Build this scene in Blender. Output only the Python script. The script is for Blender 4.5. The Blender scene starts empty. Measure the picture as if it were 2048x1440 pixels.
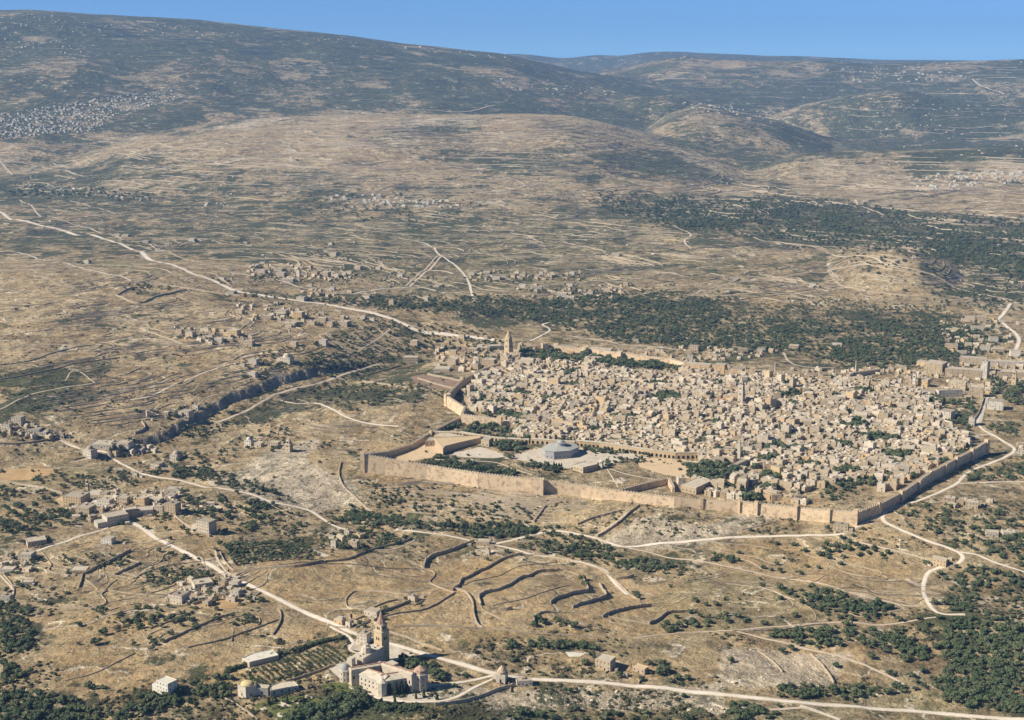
import bpy, math, random
import numpy as np
from mathutils import Vector
random.seed(7); RNG = np.random.default_rng(7)
R = math.radians
# ---------------------------------------------------------------- camera, sky, sun, exposure
scene = bpy.context.scene
col = scene.collection
F_PX, CX, CY = 2813.0, 1024.0, 720.0          # focal length and centre in pixels of the 2048 x 1440 photograph
PITCH = R(12.4)
HC = 736.0
cam_data = bpy.data.cameras.new('camera')
cam_data.sensor_width = 36.0
cam_data.lens = 36.0 * F_PX / 2048.0
cam_data.clip_start = 5.0
cam_data.clip_end = 120000.0
cam = bpy.data.objects.new('camera', cam_data)
cam.location = (0, 0, HC)
cam.rotation_euler = (R(90) - PITCH, 0, 0)
col.objects.link(cam)
scene.camera = cam

SUN_EL = R(37)
SUN_AZ = math.atan2(-0.965, -0.26)            # compass style: x = sin, y = cos, direction towards the sun
world = bpy.data.worlds.new('World')
scene.world = world
world.use_nodes = True
wn = world.node_tree.nodes
wl = world.node_tree.links
wn.clear()
sky = wn.new('ShaderNodeTexSky')
sky.sky_type = 'NISHITA'
sky.sun_disc = False
sky.sun_elevation = SUN_EL
sky.sun_rotation = SUN_AZ
sky.altitude = 8000
sky.air_density = 0.75
sky.dust_density = 0.0
sky.ozone_density = 8.0
hs = wn.new('ShaderNodeHueSaturation')
hs.inputs['Saturation'].default_value = 0.95
hs.inputs['Hue'].default_value = 0.488
bg = wn.new('ShaderNodeBackground')
bg.inputs['Strength'].default_value = 0.08
wo = wn.new('ShaderNodeOutputWorld')
wl.new(sky.outputs[0], hs.inputs['Color'])
wl.new(hs.outputs[0], bg.inputs[0])
wl.new(bg.outputs[0], wo.inputs[0])

sun_data = bpy.data.lights.new('sun', 'SUN')
sun_data.energy = 4.6
sun_data.angle = R(0.5)
sun_data.color = (1.0, 0.915, 0.775)
sun = bpy.data.objects.new('sun', sun_data)
sdir = Vector((math.sin(SUN_AZ) * math.cos(SUN_EL), math.cos(SUN_AZ) * math.cos(SUN_EL), math.sin(SUN_EL)))
sun.rotation_euler = (-sdir).to_track_quat('-Z', 'Y').to_euler()
sun.location = (-2000, 0, 3000)
col.objects.link(sun)

vs = scene.view_settings
vs.view_transform = 'Standard'
vs.look = 'None'
vs.exposure = 0.74
vs.gamma = 1.0
vs.use_curve_mapping = False
scene.cycles.max_bounces = 4
scene.cycles.diffuse_bounces = 2
scene.cycles.volume_bounces = 0
scene.cycles.use_denoising = True

# ---------------------------------------------------------------- numbers: noise, projection, terrain
def _hash(ix, iy, seed):
    h = (ix.astype(np.int64) * 374761393 + iy.astype(np.int64) * 668265263 + seed * 1442695041) & 0xFFFFFFFF
    h = ((h ^ (h >> 13)) * 1274126177) & 0xFFFFFFFF
    return ((h ^ (h >> 16)) & 0xFFFFFF) / float(0xFFFFFF)

def vnoise(x, y, seed=0):
    ix = np.floor(x); iy = np.floor(y)
    fx = x - ix; fy = y - iy
    fx = fx * fx * fx * (fx * (fx * 6 - 15) + 10); fy = fy * fy * fy * (fy * (fy * 6 - 15) + 10)
    a = _hash(ix, iy, seed); b = _hash(ix + 1, iy, seed)
    c = _hash(ix, iy + 1, seed); d = _hash(ix + 1, iy + 1, seed)
    return (a + (b - a) * fx) * (1 - fy) + (c + (d - c) * fx) * fy

def fbm(x, y, octv=4, seed=0):
    s = 0.0; a = 0.5; t = 0.0
    for k in range(octv):
        s = s + a * (vnoise(x, y, seed + k * 17) * 2 - 1); t += a
        x, y = x * 1.9 + y * 0.6 + 7.3, y * 1.9 - x * 0.6 + 3.1
        a *= 0.5
    return s / t

def sstep(a, b, x):
    t = np.clip((x - a) / (b - a), 0, 1)
    return t * t * (3 - 2 * t)

CP, SP = math.cos(PITCH), math.sin(PITCH)
def ray(px, py):
    """direction of the sight line through a point of the photograph"""
    u = (np.asarray(px, float) - CX) / F_PX
    v = (CY - np.asarray(py, float)) / F_PX
    return u, CP + v * SP, -SP + v * CP          # x, y (ahead), z

def project(x, y, z):
    zz = z - HC
    fwd = y * CP - zz * SP
    up = y * SP + zz * CP
    return CX + F_PX * x / fwd, CY - F_PX * up / fwd

def plane0(px, py):
    dx, dy, dz = ray(px, py)
    t = -HC / dz
    return dx * t, dy * t

def crest(pts):
    p = np.array(pts, float)
    dx, dy, dz = ray(p[:, 0], p[:, 1])
    az = np.arctan2(dx, dy); te = dz / np.hypot(dx, dy)
    o = np.argsort(az)
    az, te = az[o], te[o]
    A = np.linspace(az[0], az[-1], 900); T = np.interp(A, az, te)
    k = np.exp(-np.linspace(-2.2, 2.2, 31) ** 2); k /= k.sum()
    return A, np.convolve(np.pad(T, 15, mode='edge'), k, mode='valid')

LAYERS = [  # crest line in the picture, distance, length of the front slope, length of the back slope, roughness
    ([(-600, 0), (-200, 12), (0, 22), (60, 20), (150, 26), (260, 33), (400, 40), (480, 49), (560, 58), (640, 65), (720, 75), (800, 86), (880, 94), (950, 102), (1010, 107), (1060, 119), (1150, 140), (1300, 165), (1500, 200), (1800, 240), (2600, 300)], 16500, 8200, 4000),
    ([(-600, 140), (700, 130), (1000, 108), (1060, 109), (1095, 114), (1130, 117), (1190, 109), (1240, 112), (1290, 106), (1345, 104), (1450, 107), (1520, 111), (1600, 112), (1700, 117), (1780, 121), (1900, 121), (2048, 124), (2600, 125)], 27000, 5000, 4000),
    ([(900, 330), (1100, 170), (1200, 143), (1280, 128), (1335, 116), (1380, 113), (1440, 119), (1500, 121), (1640, 122), (1740, 128), (1800, 126), (1880, 124), (1960, 121), (2048, 118), (2600, 105)], 18000, 6000, 3500),
    ([(-600, 360), (0, 322), (120, 305), (220, 284), (330, 262), (450, 242), (600, 233), (800, 229), (950, 231), (1050, 228), (1150, 233), (1230, 252), (1300, 268), (1400, 286), (1480, 312), (1560, 352), (1650, 420), (2600, 500)], 10300, 4200, 1800),
    ([(1100, 400), (1180, 330), (1250, 285), (1330, 230), (1400, 207), (1480, 226), (1560, 243), (1640, 272), (1720, 308), (1780, 334), (1850, 380), (2600, 500)], 11800, 3600, 1500),
    ([(1450, 470), (1500, 345), (1600, 310), (1700, 303), (1850, 300), (2048, 296), (2600, 290)], 9300, 1500, 1300),
    ([(780, 360), (860, 300), (920, 278), (980, 275), (1040, 290), (1120, 320), (1200, 355), (1260, 400)], 8900, 2400, 900),
    ([(1600, 590), (1660, 530), (1720, 508), (1790, 499), (1840, 504), (1900, 530), (1960, 570), (2040, 640)], 5080, 900, 700),
    ([(1100, 260), (1180, 215), (1260, 195), (1340, 190), (1420, 215), (1500, 300)], 12900, 1200, 900),
    ([(1480, 260), (1600, 210), (1700, 190), (1800, 178), (1900, 200), (2048, 215), (2600, 230)], 13600, 1800, 1400),
]
LAYERS = [(crest(p), d, wf, wb) for p, d, wf, wb in LAYERS]

def line_dist(x, y, pts):
    """distance to a polyline and the signed side (positive on its left)"""
    best = np.full(np.shape(x), 1e12); side = np.zeros(np.shape(x))
    for (ax, ay), (bx, by) in zip(pts[:-1], pts[1:]):
        ux, uy = bx - ax, by - ay
        L2 = ux * ux + uy * uy
        t = np.clip(((x - ax) * ux + (y - ay) * uy) / L2, 0, 1)
        dx = x - (ax + t * ux); dy = y - (ay + t * uy)
        d = dx * dx + dy * dy
        m = d < best
        best = np.where(m, d, best)
        side = np.where(m, np.sign(ux * (y - ay) - uy * (x - ax)), side)
    return np.sqrt(best), side

def pl(*p):
    return [tuple(float(v) for v in plane0(a, b)) for a, b in p]

KIDRON = pl((-100, 1060), (300, 1010), (480, 1000), (620, 1035), (760, 1060), (950, 1085), (1150, 1090), (1300, 1135), (1500, 1180), (1700, 1225), (1850, 1290), (2150, 1340))
HINNOM = pl((-100, 960), (120, 925), (290, 893), (400, 862), (520, 812), (640, 768), (760, 728), (850, 700))
CLIFF = pl((262, 888), (330, 868), (400, 838), (470, 805), (540, 778), (620, 753), (655, 745))
CITYC = pl((1400, 860))[0]
HILLS = [(pl((1090, 1180))[0], 210, 30), (pl((770, 1350))[0], 260, 26), (pl((100, 620))[0], 900, 90), (pl((640, 960))[0], 130, 22),
         (pl((1290, 1040))[0], 110, 16), (pl((1900, 1080))[0], 260, 22), (pl((90, 820))[0], 500, 35), (pl((900, 640))[0], 200, 22),
         (pl((1500, 1340))[0], 150, 24), (pl((560, 700))[0], 350, 20), (pl((250, 1330))[0], 220, 18)]
def H(x, y):
    x = np.asarray(x, float); y = np.asarray(y, float)
    r = np.hypot(x, y); th = np.arctan2(x, y)
    near = 1 - sstep(3200, 5200, r)
    z = np.zeros_like(r)
    d, s = line_dist(x, y, KIDRON)
    z = z - 42 * np.exp(-(d / 150) ** 2) * near - 14 * np.exp(-(d / 420) ** 2) * near
    d, s = line_dist(x, y, HINNOM)
    z = z - 34 * np.exp(-(d / 130) ** 2) * near
    d, s = line_dist(x, y, CLIFF)
    wob = 9 * fbm(x / 22, y / 22, 4, 91)
    z = z + 12.5 * sstep(-4, 4, s * d + wob) * np.exp(-(d / 110) ** 2)
    for (hx, hy), rad, amp in HILLS:
        z = z + amp * np.exp(-(((x - hx) ** 2 + (y - hy) ** 2) / rad ** 2))
    cw = np.exp(-(((x - CITYC[0]) / 620) ** 4 + ((y - CITYC[1]) / 520) ** 4))
    z = z + 14 * cw
    quiet = 1 - 0.85 * cw
    z = z + quiet * (9 * fbm(x / 260, y / 260, 4, 5) + 2.2 * fbm(x / 45, y / 45, 3, 6))
    midw = sstep(3300, 6000, r)
    z = z + midw * (30 * fbm(x / 900, y / 700, 5, 12) + 12 * fbm(x / 320, y / 250, 4, 13))
    base = z
    farw = sstep(6500, 9000, r)
    rid = 1 - np.abs(fbm(x / 1900, y / 1500, 5, 31)) * 2.2
    base = base + farw * (34 * fbm(x / 2600, y / 2000, 5, 30) + 26 * (rid - 0.5))
    for (az, te), D, wf, wb in LAYERS:
        Dj = D * (1 + 0.05 * fbm(x / (0.22 * D), y / (0.16 * D), 3, int(D) % 61))
        zc = HC + Dj * np.interp(th, az, te)
        zc = zc + 0.00055 * D * fbm(x / (D * 0.035), y / (D * 0.035), 4, int(D) % 97)
        q = (r - Dj)
        prof = np.where(q < 0, 1 - sstep(0, 1, -q / wf) * 1.0, 1 - 0.75 * sstep(0, 1, q / wb))
        foot = np.minimum(-25, zc - 10)
        lay = foot + (zc - foot) * prof
        amp = 0.010 * wf * (1 - prof) * prof * 4
        lay = lay + amp * (fbm(x / (wf * 0.32), y / (wf * 0.26), 5, int(D) % 71) + 0.6 * (0.4 - np.abs(fbm(x / (wf * 0.2), y / (wf * 0.17), 4, int(D) % 53))))
        k = 0.0035 * D * 0.3
        lay = lay + 0.0016 * D * (1.15 - prof) * (fbm(x / 520, y / 430, 5, 88) + 0.8 * (0.35 - np.abs(fbm(x / 800, y / 620, 4, 89))))
        hh = np.clip(0.5 + 0.5 * (lay - base) / k, 0, 1)
        base = base * (1 - hh) + lay * hh + k * hh * (1 - hh)
    return base

NAZ, AZM = 760, R(24.5)
_dep = np.linspace(math.atan(HC / 1120.0), math.atan(HC / 9000.0), 640)
_rs = [HC / np.tan(_dep)]
_rs.append(9000 * (19500 / 9000.0) ** (np.arange(1, 261) / 260.0))
_rs.append(19500 * (34000 / 19500.0) ** (np.arange(1, 51) / 50.0))
RS = np.concatenate(_rs); NR = len(RS)
AZ = np.linspace(-AZM, AZM, NAZ)
_RR, _AA = np.meshgrid(RS, AZ, indexing='ij')
GX = _RR * np.sin(_AA); GY = _RR * np.cos(_AA)
GZ = H(GX, GY)

def ground(x, y):
    """height of the built ground sheet at a place"""
    x = np.asarray(x, float); y = np.asarray(y, float)
    r = np.clip(np.hypot(x, y), RS[0], RS[-1] - 1); a = np.clip(np.arctan2(x, y), -AZM, AZM - 1e-6)
    i = np.clip(np.searchsorted(RS, r, side='right') - 1, 0, NR - 2)
    fr = (r - RS[i]) / (RS[i + 1] - RS[i])
    ja = (a + AZM) / (2 * AZM) * (NAZ - 1)
    j = np.clip(ja.astype(int), 0, NAZ - 2); fa = ja - j
    return (GZ[i, j] * (1 - fr) * (1 - fa) + GZ[i + 1, j] * fr * (1 - fa) + GZ[i, j + 1] * (1 - fr) * fa + GZ[i + 1, j + 1] * fr * fa)

_STEPS = np.unique(np.concatenate([RS, 0.5 * (RS[1:] + RS[:-1])]))
def place(px, py):
    """first point of the ground along the sight lines through points of the photograph"""
    px = np.atleast_1d(np.asarray(px, float)); py = np.atleast_1d(np.asarray(py, float))
    out = np.zeros((len(px), 3))
    CH = 4000
    for c0 in range(0, len(px), CH):
        dx, dy, dz = ray(px[c0:c0 + CH], py[c0:c0 + CH])
        hl = np.hypot(dx, dy); ux = dx / hl; uy = dy / hl; sl = dz / hl
        lo = np.full(len(ux), RS[0]); hi = np.full(len(ux), np.nan)
        S = _STEPS[::4]
        zt = ground(ux[:, None] * S[None], uy[:, None] * S[None])
        zr = HC + sl[:, None] * S[None]
        under = zr <= zt
        k = np.argmax(under, axis=1)
        hit = under[np.arange(len(ux)), k]
        k = np.where(hit, np.maximum(k, 1), len(S) - 1)
        lo = S[k - 1]; hi = S[k]
        for _ in range(14):
            m = 0.5 * (lo + hi)
            u = HC + sl * m <= ground(ux * m, uy * m)
            hi = np.where(u, m, hi); lo = np.where(u, lo, m)
        m = hi
        out[c0:c0 + CH, 0] = ux * m; out[c0:c0 + CH, 1] = uy * m; out[c0:c0 + CH, 2] = ground(ux * m, uy * m)
    return out

def P(px, py):
    return Vector(place(px, py)[0])

def inside(x, y, poly):
    x = np.asarray(x, float); y = np.asarray(y, float)
    c = np.zeros(x.shape, bool)
    n = len(poly)
    for i in range(n):
        x1, y1 = poly[i]; x2, y2 = poly[(i + 1) % n]
        if y1 == y2: continue
        c ^= ((y1 > y) != (y2 > y)) & (x < (x2 - x1) * (y - y1) / (y2 - y1) + x1)
    return c

# ---------------------------------------------------------------- tagging, linking
def tag(o, label=None, category=None, group=None, kind=None):
    if label: o['label'] = label
    if category: o['category'] = category
    if group: o['group'] = group
    if kind: o['kind'] = kind
    return o

def link(name, me, parent=None, loc=(0, 0, 0), rz=0.0, sc=None):
    o = bpy.data.objects.new(name, me)
    o.location = loc
    if rz: o.rotation_euler = (0, 0, rz)
    if sc is not None: o.scale = sc
    if parent is not None: o.parent = parent
    col.objects.link(o)
    return o

def mesh_np(name, co, quads=None, tris=None, mats=(), mat_idx=None, smooth=False, attrs=None):
    me = bpy.data.meshes.new(name)
    co = np.asarray(co, np.float32)
    nq = 0 if quads is None else len(quads); nt = 0 if tris is None else len(tris)
    me.vertices.add(len(co)); me.vertices.foreach_set('co', co.ravel())
    nl = nq * 4 + nt * 3
    li = np.empty(nl, np.int32); ls = np.empty(nq + nt, np.int32)
    if nq: li[:nq * 4] = np.asarray(quads, np.int32).ravel(); ls[:nq] = np.arange(nq) * 4
    if nt: li[nq * 4:] = np.asarray(tris, np.int32).ravel(); ls[nq:] = nq * 4 + np.arange(nt) * 3
    me.loops.add(nl); me.loops.foreach_set('vertex_index', li)
    me.polygons.add(nq + nt); me.polygons.foreach_set('loop_start', ls)
    for m in mats: me.materials.append(m)
    if mat_idx is not None: me.polygons.foreach_set('material_index', np.asarray(mat_idx, np.int32))
    me.polygons.foreach_set('use_smooth', np.full(nq + nt, smooth, bool))
    me.update(calc_edges=True)
    for k, (dom, typ, arr) in (attrs or {}).items():
        a = me.attributes.new(k, typ, dom)
        a.data.foreach_set('value' if typ == 'FLOAT' else 'color' if typ == 'FLOAT_COLOR' else 'vector', np.asarray(arr, np.float32).ravel())
    return me

class MB:
    """collects boxes, prisms, domes and panels into ONE mesh"""
    def __init__(s): s.v = []; s.f = []; s.m = []; s.t = []; s.tone = 0.0
    def add(s, vs, fs, m=0):
        b = len(s.v); s.v += [tuple(v) for v in vs]
        for f in fs: s.f.append(tuple(b + i for i in f)); s.m.append(m); s.t.append(s.tone)
    def box(s, x, y, z, w, d, h, m=0, rz=0.0, top=None, bottom=False):
        c, n = math.cos(rz), math.sin(rz)
        vs = []
        for zz in (z, z + h):
            for (a, b) in ((-w / 2, -d / 2), (w / 2, -d / 2), (w / 2, d / 2), (-w / 2, d / 2)):
                vs.append((x + a * c - b * n, y + a * n + b * c, zz))
        s.add(vs, [(0, 1, 5, 4), (1, 2, 6, 5), (2, 3, 7, 6), (3, 0, 4, 7)], m)
        s.add(vs[4:], [(0, 1, 2, 3)], m if top is None else top)
        if bottom: s.add(vs[:4], [(3, 2, 1, 0)], m)
    def prism(s, pts, z0, z1, m=0, top=None, taper=None):
        """upright prism over a polygon (counter-clockwise); z0 may be a list"""
        n = len(pts); z0s = z0 if isinstance(z0, (list, tuple)) else [z0] * n
        z1s = z1 if isinstance(z1, (list, tuple)) else [z1] * n
        cx = sum(p[0] for p in pts) / n; cy = sum(p[1] for p in pts) / n
        k = 1 if taper is None else taper
        vs = [(p[0], p[1], a) for p, a in zip(pts, z0s)] + [(cx + (p[0] - cx) * k, cy + (p[1] - cy) * k, a) for p, a in zip(pts, z1s)]
        s.add(vs, [(i, (i + 1) % n, n + (i + 1) % n, n + i) for i in range(n)], m)
        s.add(vs[n:], [tuple(range(n))], m if top is None else top)
    def cone(s, x, y, z, r, h, n=10, m=0, r2=0.0, rot=0.0):
        a = [rot + 2 * math.pi * i / n for i in range(n)]
        vs = [(x + r * math.cos(t), y + r * math.sin(t), z) for t in a]
        if r2 <= 0:
            vs.append((x, y, z + h)); s.add(vs, [(i, (i + 1) % n, n) for i in range(n)], m)
        else:
            vs += [(x + r2 * math.cos(t), y + r2 * math.sin(t), z + h) for t in a]
            s.add(vs, [(i, (i + 1) % n, n + (i + 1) % n, n + i) for i in range(n)] + [tuple(range(n, 2 * n))], m)
    def dome(s, x, y, z, r, h, n=10, k=3, m=0):
        vs = []; fs = []
        for j in range(k):
            t = j / k * math.pi / 2
            for i in range(n):
                a = 2 * math.pi * i / n
                vs.append((x + r * math.cos(t) * math.cos(a), y + r * math.cos(t) * math.sin(a), z + h * math.sin(t)))
        vs.append((x, y, z + h))
        for j in range(k - 1):
            for i in range(n): fs.append((j * n + i, j * n + (i + 1) % n, (j + 1) * n + (i + 1) % n, (j + 1) * n + i))
        for i in range(n): fs.append(((k - 1) * n + i, (k - 1) * n + (i + 1) % n, k * n))
        s.add(vs, fs, m)
    def mesh(s, name, mats, smooth=False):
        me = bpy.data.meshes.new(name)
        me.from_pydata(s.v, [], s.f)
        for m in mats: me.materials.append(m)
        me.polygons.foreach_set('material_index', s.m)
        if smooth: me.polygons.foreach_set('use_smooth', [True] * len(s.f))
        a = me.attributes.new('tone', 'FLOAT', 'FACE'); a.data.foreach_set('value', s.t)
        me.update()
        return me
    def obj(s, name, mats, parent=None, loc=(0, 0, 0), rz=0.0, smooth=False):
        return link(name, s.mesh(name, mats, smooth), parent, loc, rz)
# ---------------------------------------------------------------- materials
class NT:
    def __init__(s, name):
        s.mat = bpy.data.materials.new(name); s.mat.use_nodes = True
        s.n = s.mat.node_tree.nodes; s.l = s.mat.node_tree.links
        s.n.clear()
        s.out = s.n.new('ShaderNodeOutputMaterial'); s.bs = s.n.new('ShaderNodeBsdfPrincipled')
        s.bs.inputs['Roughness'].default_value = 0.9
        s.bs.inputs['Specular IOR Level'].default_value = 0.15
        s.l.new(s.bs.outputs[0], s.out.inputs[0])
    def set(s, sock, v):
        if v is None: return
        if isinstance(v, bpy.types.NodeSocket): s.l.new(v, sock)
        elif isinstance(v, (tuple, list)) and len(v) == 3 and sock.type == 'RGBA': sock.default_value = (*v, 1)
        else: sock.default_value = v
    def node(s, t, **kw):
        n = s.n.new(t)
        for k, v in kw.items(): setattr(n, k, v)
        return n
    def pos(s): return s.node('ShaderNodeNewGeometry').outputs['Position']
    def scaled(s, vec, sc):
        n = s.node('ShaderNodeVectorMath', operation='MULTIPLY'); s.set(n.inputs[0], vec); n.inputs[1].default_value = sc; return n.outputs[0]
    def noise(s, vec, scale, detail=4, rough=0.55, dist=0.0, out=0):
        n = s.node('ShaderNodeTexNoise'); s.set(n.inputs['Vector'], vec)
        n.inputs['Scale'].default_value = scale; n.inputs['Detail'].default_value = detail
        n.inputs['Roughness'].default_value = rough; n.inputs['Distortion'].default_value = dist
        return n.outputs[out]
    def voro(s, vec, scale, feature='F1', out='Distance', rnd=1.0):
        n = s.node('ShaderNodeTexVoronoi', feature=feature); s.set(n.inputs['Vector'], vec); n.inputs['Scale'].default_value = scale
        n.inputs['Randomness'].default_value = rnd
        return n.outputs[out]
    def m(s, op, a, b=None, c=None, clamp=False):
        n = s.node('ShaderNodeMath', operation=op, use_clamp=clamp)
        s.set(n.inputs[0], a)
        if b is not None: s.set(n.inputs[1], b)
        if c is not None: s.set(n.inputs[2], c)
        return n.outputs[0]
    def ramp(s, v, a, b, lo=0.0, hi=1.0):
        n = s.node('ShaderNodeMapRange', interpolation_type='SMOOTHSTEP'); s.set(n.inputs[0], v)
        s.set(n.inputs[1], a); s.set(n.inputs[2], b); n.inputs[3].default_value = lo; n.inputs[4].default_value = hi
        return n.outputs[0]
    def mix(s, f, a, b, mode='MIX'):
        n = s.node('ShaderNodeMix', data_type='RGBA', blend_type=mode)
        s.set(n.inputs[0], f); s.set(n.inputs[6], a); s.set(n.inputs[7], b); return n.outputs[2]
    def attr(s, name):
        return s.node('ShaderNodeAttribute', attribute_name=name)
    def sep(s, v):
        n = s.node('ShaderNodeSeparateXYZ'); s.set(n.inputs[0], v); return n.outputs
    def sepc(s, v):
        n = s.node('ShaderNodeSeparateColor'); s.set(n.inputs[0], v); return n.outputs
    def bump(s, h, strength=0.5, dist=1.0, norm=None):
        n = s.node('ShaderNodeBump'); n.inputs['Strength'].default_value = strength; n.inputs['Distance'].default_value = dist
        s.set(n.inputs['Height'], h)
        if norm is not None: s.set(n.inputs['Normal'], norm)
        return n.outputs[0]
    def done(s, colr, normal=None, rough=None):
        s.set(s.bs.inputs['Base Color'], colr)
        if normal is not None: s.l.new(normal, s.bs.inputs['Normal'])
        if rough is not None: s.set(s.bs.inputs['Roughness'], rough)
        return s.mat

def mat_ground():
    t = NT('dry_hill_ground')
    p = t.pos(); at = t.attr('cover'); c = t.sepc(at.outputs['Color']); veg, pale, green = c[0], c[1], c[2]; gold = at.outputs['Alpha']
    xyz = t.sep(p)
    n1 = t.noise(p, 0.0016, 6, 0.6)
    n2 = t.noise(p, 0.012, 7, 0.62)
    n3 = t.noise(p, 0.09, 6, 0.65)
    n4 = t.noise(p, 0.45, 4, 0.6)
    brown = t.mix(t.ramp(n1, 0.38, 0.62), (0.265, 0.193, 0.108), (0.335, 0.252, 0.145))
    base = t.mix(t.ramp(n2, 0.36, 0.66), brown, (0.43, 0.34, 0.205))
    base = t.mix(t.m('MULTIPLY', gold, t.ramp(n3, 0.25, 0.7)), base, (0.53, 0.365, 0.175))
    base = t.mix(t.m('MULTIPLY', t.ramp(n2, 0.40, 0.6), 0.35), base, (0.195, 0.155, 0.10))
    # green weeds
    gm = t.m('MULTIPLY', green, t.ramp(n3, 0.34, 0.6))
    base = t.mix(t.m('MULTIPLY', gm, 0.8), base, (0.105, 0.115, 0.048))
    # bare limestone patches and stones
    st = t.m('ADD', t.m('MULTIPLY', pale, 0.45), t.m('MULTIPLY', n3, 0.55))
    st = t.ramp(st, 0.44, 0.58)
    base = t.mix(t.m('MULTIPLY', st, 0.75), base, (0.47, 0.40, 0.30))
    spk = t.voro(p, 0.16, 'F1', 'Distance')
    spm = t.m('MULTIPLY', t.ramp(spk, 0.10, 0.26, 1, 0), t.ramp(n2, 0.45, 0.62))
    base = t.mix(t.m('MULTIPLY', spm, 0.7), base, (0.56, 0.49, 0.38))
    # terraces: thin contour lines of stone with a dark foot
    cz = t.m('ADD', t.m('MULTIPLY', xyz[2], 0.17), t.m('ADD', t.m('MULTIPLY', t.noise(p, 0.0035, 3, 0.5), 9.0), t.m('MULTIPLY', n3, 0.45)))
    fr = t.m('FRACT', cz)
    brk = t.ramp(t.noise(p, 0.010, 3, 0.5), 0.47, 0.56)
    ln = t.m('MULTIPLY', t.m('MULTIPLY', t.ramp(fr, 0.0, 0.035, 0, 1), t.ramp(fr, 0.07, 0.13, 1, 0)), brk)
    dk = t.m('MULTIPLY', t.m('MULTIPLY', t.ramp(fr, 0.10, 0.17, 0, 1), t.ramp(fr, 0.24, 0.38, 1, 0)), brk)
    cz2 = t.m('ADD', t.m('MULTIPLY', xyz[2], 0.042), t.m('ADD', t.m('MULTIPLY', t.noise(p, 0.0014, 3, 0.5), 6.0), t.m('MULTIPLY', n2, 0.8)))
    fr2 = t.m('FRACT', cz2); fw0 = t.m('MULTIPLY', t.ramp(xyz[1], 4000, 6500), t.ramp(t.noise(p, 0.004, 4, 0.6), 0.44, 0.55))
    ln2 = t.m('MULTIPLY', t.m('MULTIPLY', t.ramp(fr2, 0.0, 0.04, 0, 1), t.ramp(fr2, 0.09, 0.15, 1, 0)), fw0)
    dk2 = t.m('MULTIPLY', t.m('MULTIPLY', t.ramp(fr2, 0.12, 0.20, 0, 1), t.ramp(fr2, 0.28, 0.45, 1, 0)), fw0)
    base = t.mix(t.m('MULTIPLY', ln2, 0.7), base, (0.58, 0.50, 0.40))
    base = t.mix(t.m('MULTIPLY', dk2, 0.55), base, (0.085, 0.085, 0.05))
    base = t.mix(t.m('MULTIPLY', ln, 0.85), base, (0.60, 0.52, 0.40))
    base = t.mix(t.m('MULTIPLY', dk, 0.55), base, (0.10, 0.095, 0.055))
    # scrub: clumps of every size, thresholded by how much grows there
    sc = t.noise(p, 0.0085, 13, 0.74)
    thr = t.m('SUBTRACT', 0.66, t.m('MULTIPLY', veg, 0.215))
    sm = t.ramp(t.m('SUBTRACT', sc, thr), -0.015, 0.022)
    scol = t.mix(n4, (0.040, 0.050, 0.024), (0.082, 0.088, 0.042))
    base = t.mix(t.m('MULTIPLY', sm, 0.9), base, scol)
    sc2 = t.noise(p, 0.055, 6, 0.7)
    sm2 = t.ramp(t.m('SUBTRACT', sc2, t.m('SUBTRACT', 0.615, t.m('MULTIPLY', veg, 0.13))), -0.012, 0.03)
    base = t.mix(t.m('MULTIPLY', sm2, 0.8), base, scol)
    sc3 = t.noise(t.scaled(p, (1, 1, 3)), 0.033, 7, 0.72)
    lt = t.ramp(sc3, 0.60, 0.66)
    base = t.mix(t.m('MULTIPLY', lt, 0.55), base, (0.56, 0.49, 0.385))
    # far slopes: pale outcrops and small cleared fields among the scrub
    fw = t.ramp(xyz[1], 4500, 8000)
    fo = t.noise(t.scaled(p, (1, 1, 2.5)), 0.011, 9, 0.78)
    base = t.mix(t.m('MULTIPLY', t.m('MULTIPLY', t.ramp(fo, 0.575, 0.63), fw), 0.75), base, (0.50, 0.435, 0.335))
    fi = t.noise(p, 0.0018, 8, 0.66)
    base = t.mix(t.m('MULTIPLY', t.m('MULTIPLY', t.ramp(fi, 0.57, 0.63), fw), 0.6), base, (0.385, 0.305, 0.20))
    # crags on steep ground
    nz = t.sep(t.node('ShaderNodeNewGeometry').outputs['Normal'])[2]
    steep = t.m('MULTIPLY', t.ramp(nz, 0.93, 0.80), t.ramp(xyz[1], 5500, 4500))
    rock = t.mix(t.noise(p, 0.3, 5, 0.7), (0.22, 0.18, 0.14), (0.46, 0.40, 0.32))
    base = t.mix(t.m('MULTIPLY', steep, 0.85), base, rock)
    def vary(b_, sc_, det, lo, hi, a_, c_, sq=1.0):
        q = t.ramp(t.noise(t.scaled(p, (1, 1, sq)), sc_, det, 0.7), a_, c_, lo, hi)
        cc = t.node('ShaderNodeCombineColor')
        for i_ in range(3): t.set(cc.inputs[i_], q)
        return t.mix(t.m('SUBTRACT', 1.0, t.m('MULTIPLY', gold, 0.55), clamp=True), b_, cc.outputs[0], 'MULTIPLY')
    base = vary(base, 0.42, 5, 0.70, 1.34, 0.33, 0.67)
    base = vary(base, 0.11, 4, 0.70, 1.32, 0.34, 0.66)
    base = vary(base, 0.024, 4, 0.74, 1.28, 0.34, 0.66)
    base = vary(base, 0.0062, 4, 0.80, 1.20, 0.36, 0.64)
    h = t.m('ADD', t.m('MULTIPLY', n3, 3.0), t.m('MULTIPLY', t.noise(p, 0.02, 8, 0.68), 26.0))
    h = t.m('ADD', h, t.m('MULTIPLY', sm, 1.6))
    h = t.m('ADD', h, t.m('MULTIPLY', n4, 0.35))
    h = t.m('ADD', h, t.m('MULTIPLY', ln, 0.9))
    return t.done(base, t.bump(h, 0.75, 1.0), 0.95)

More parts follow.
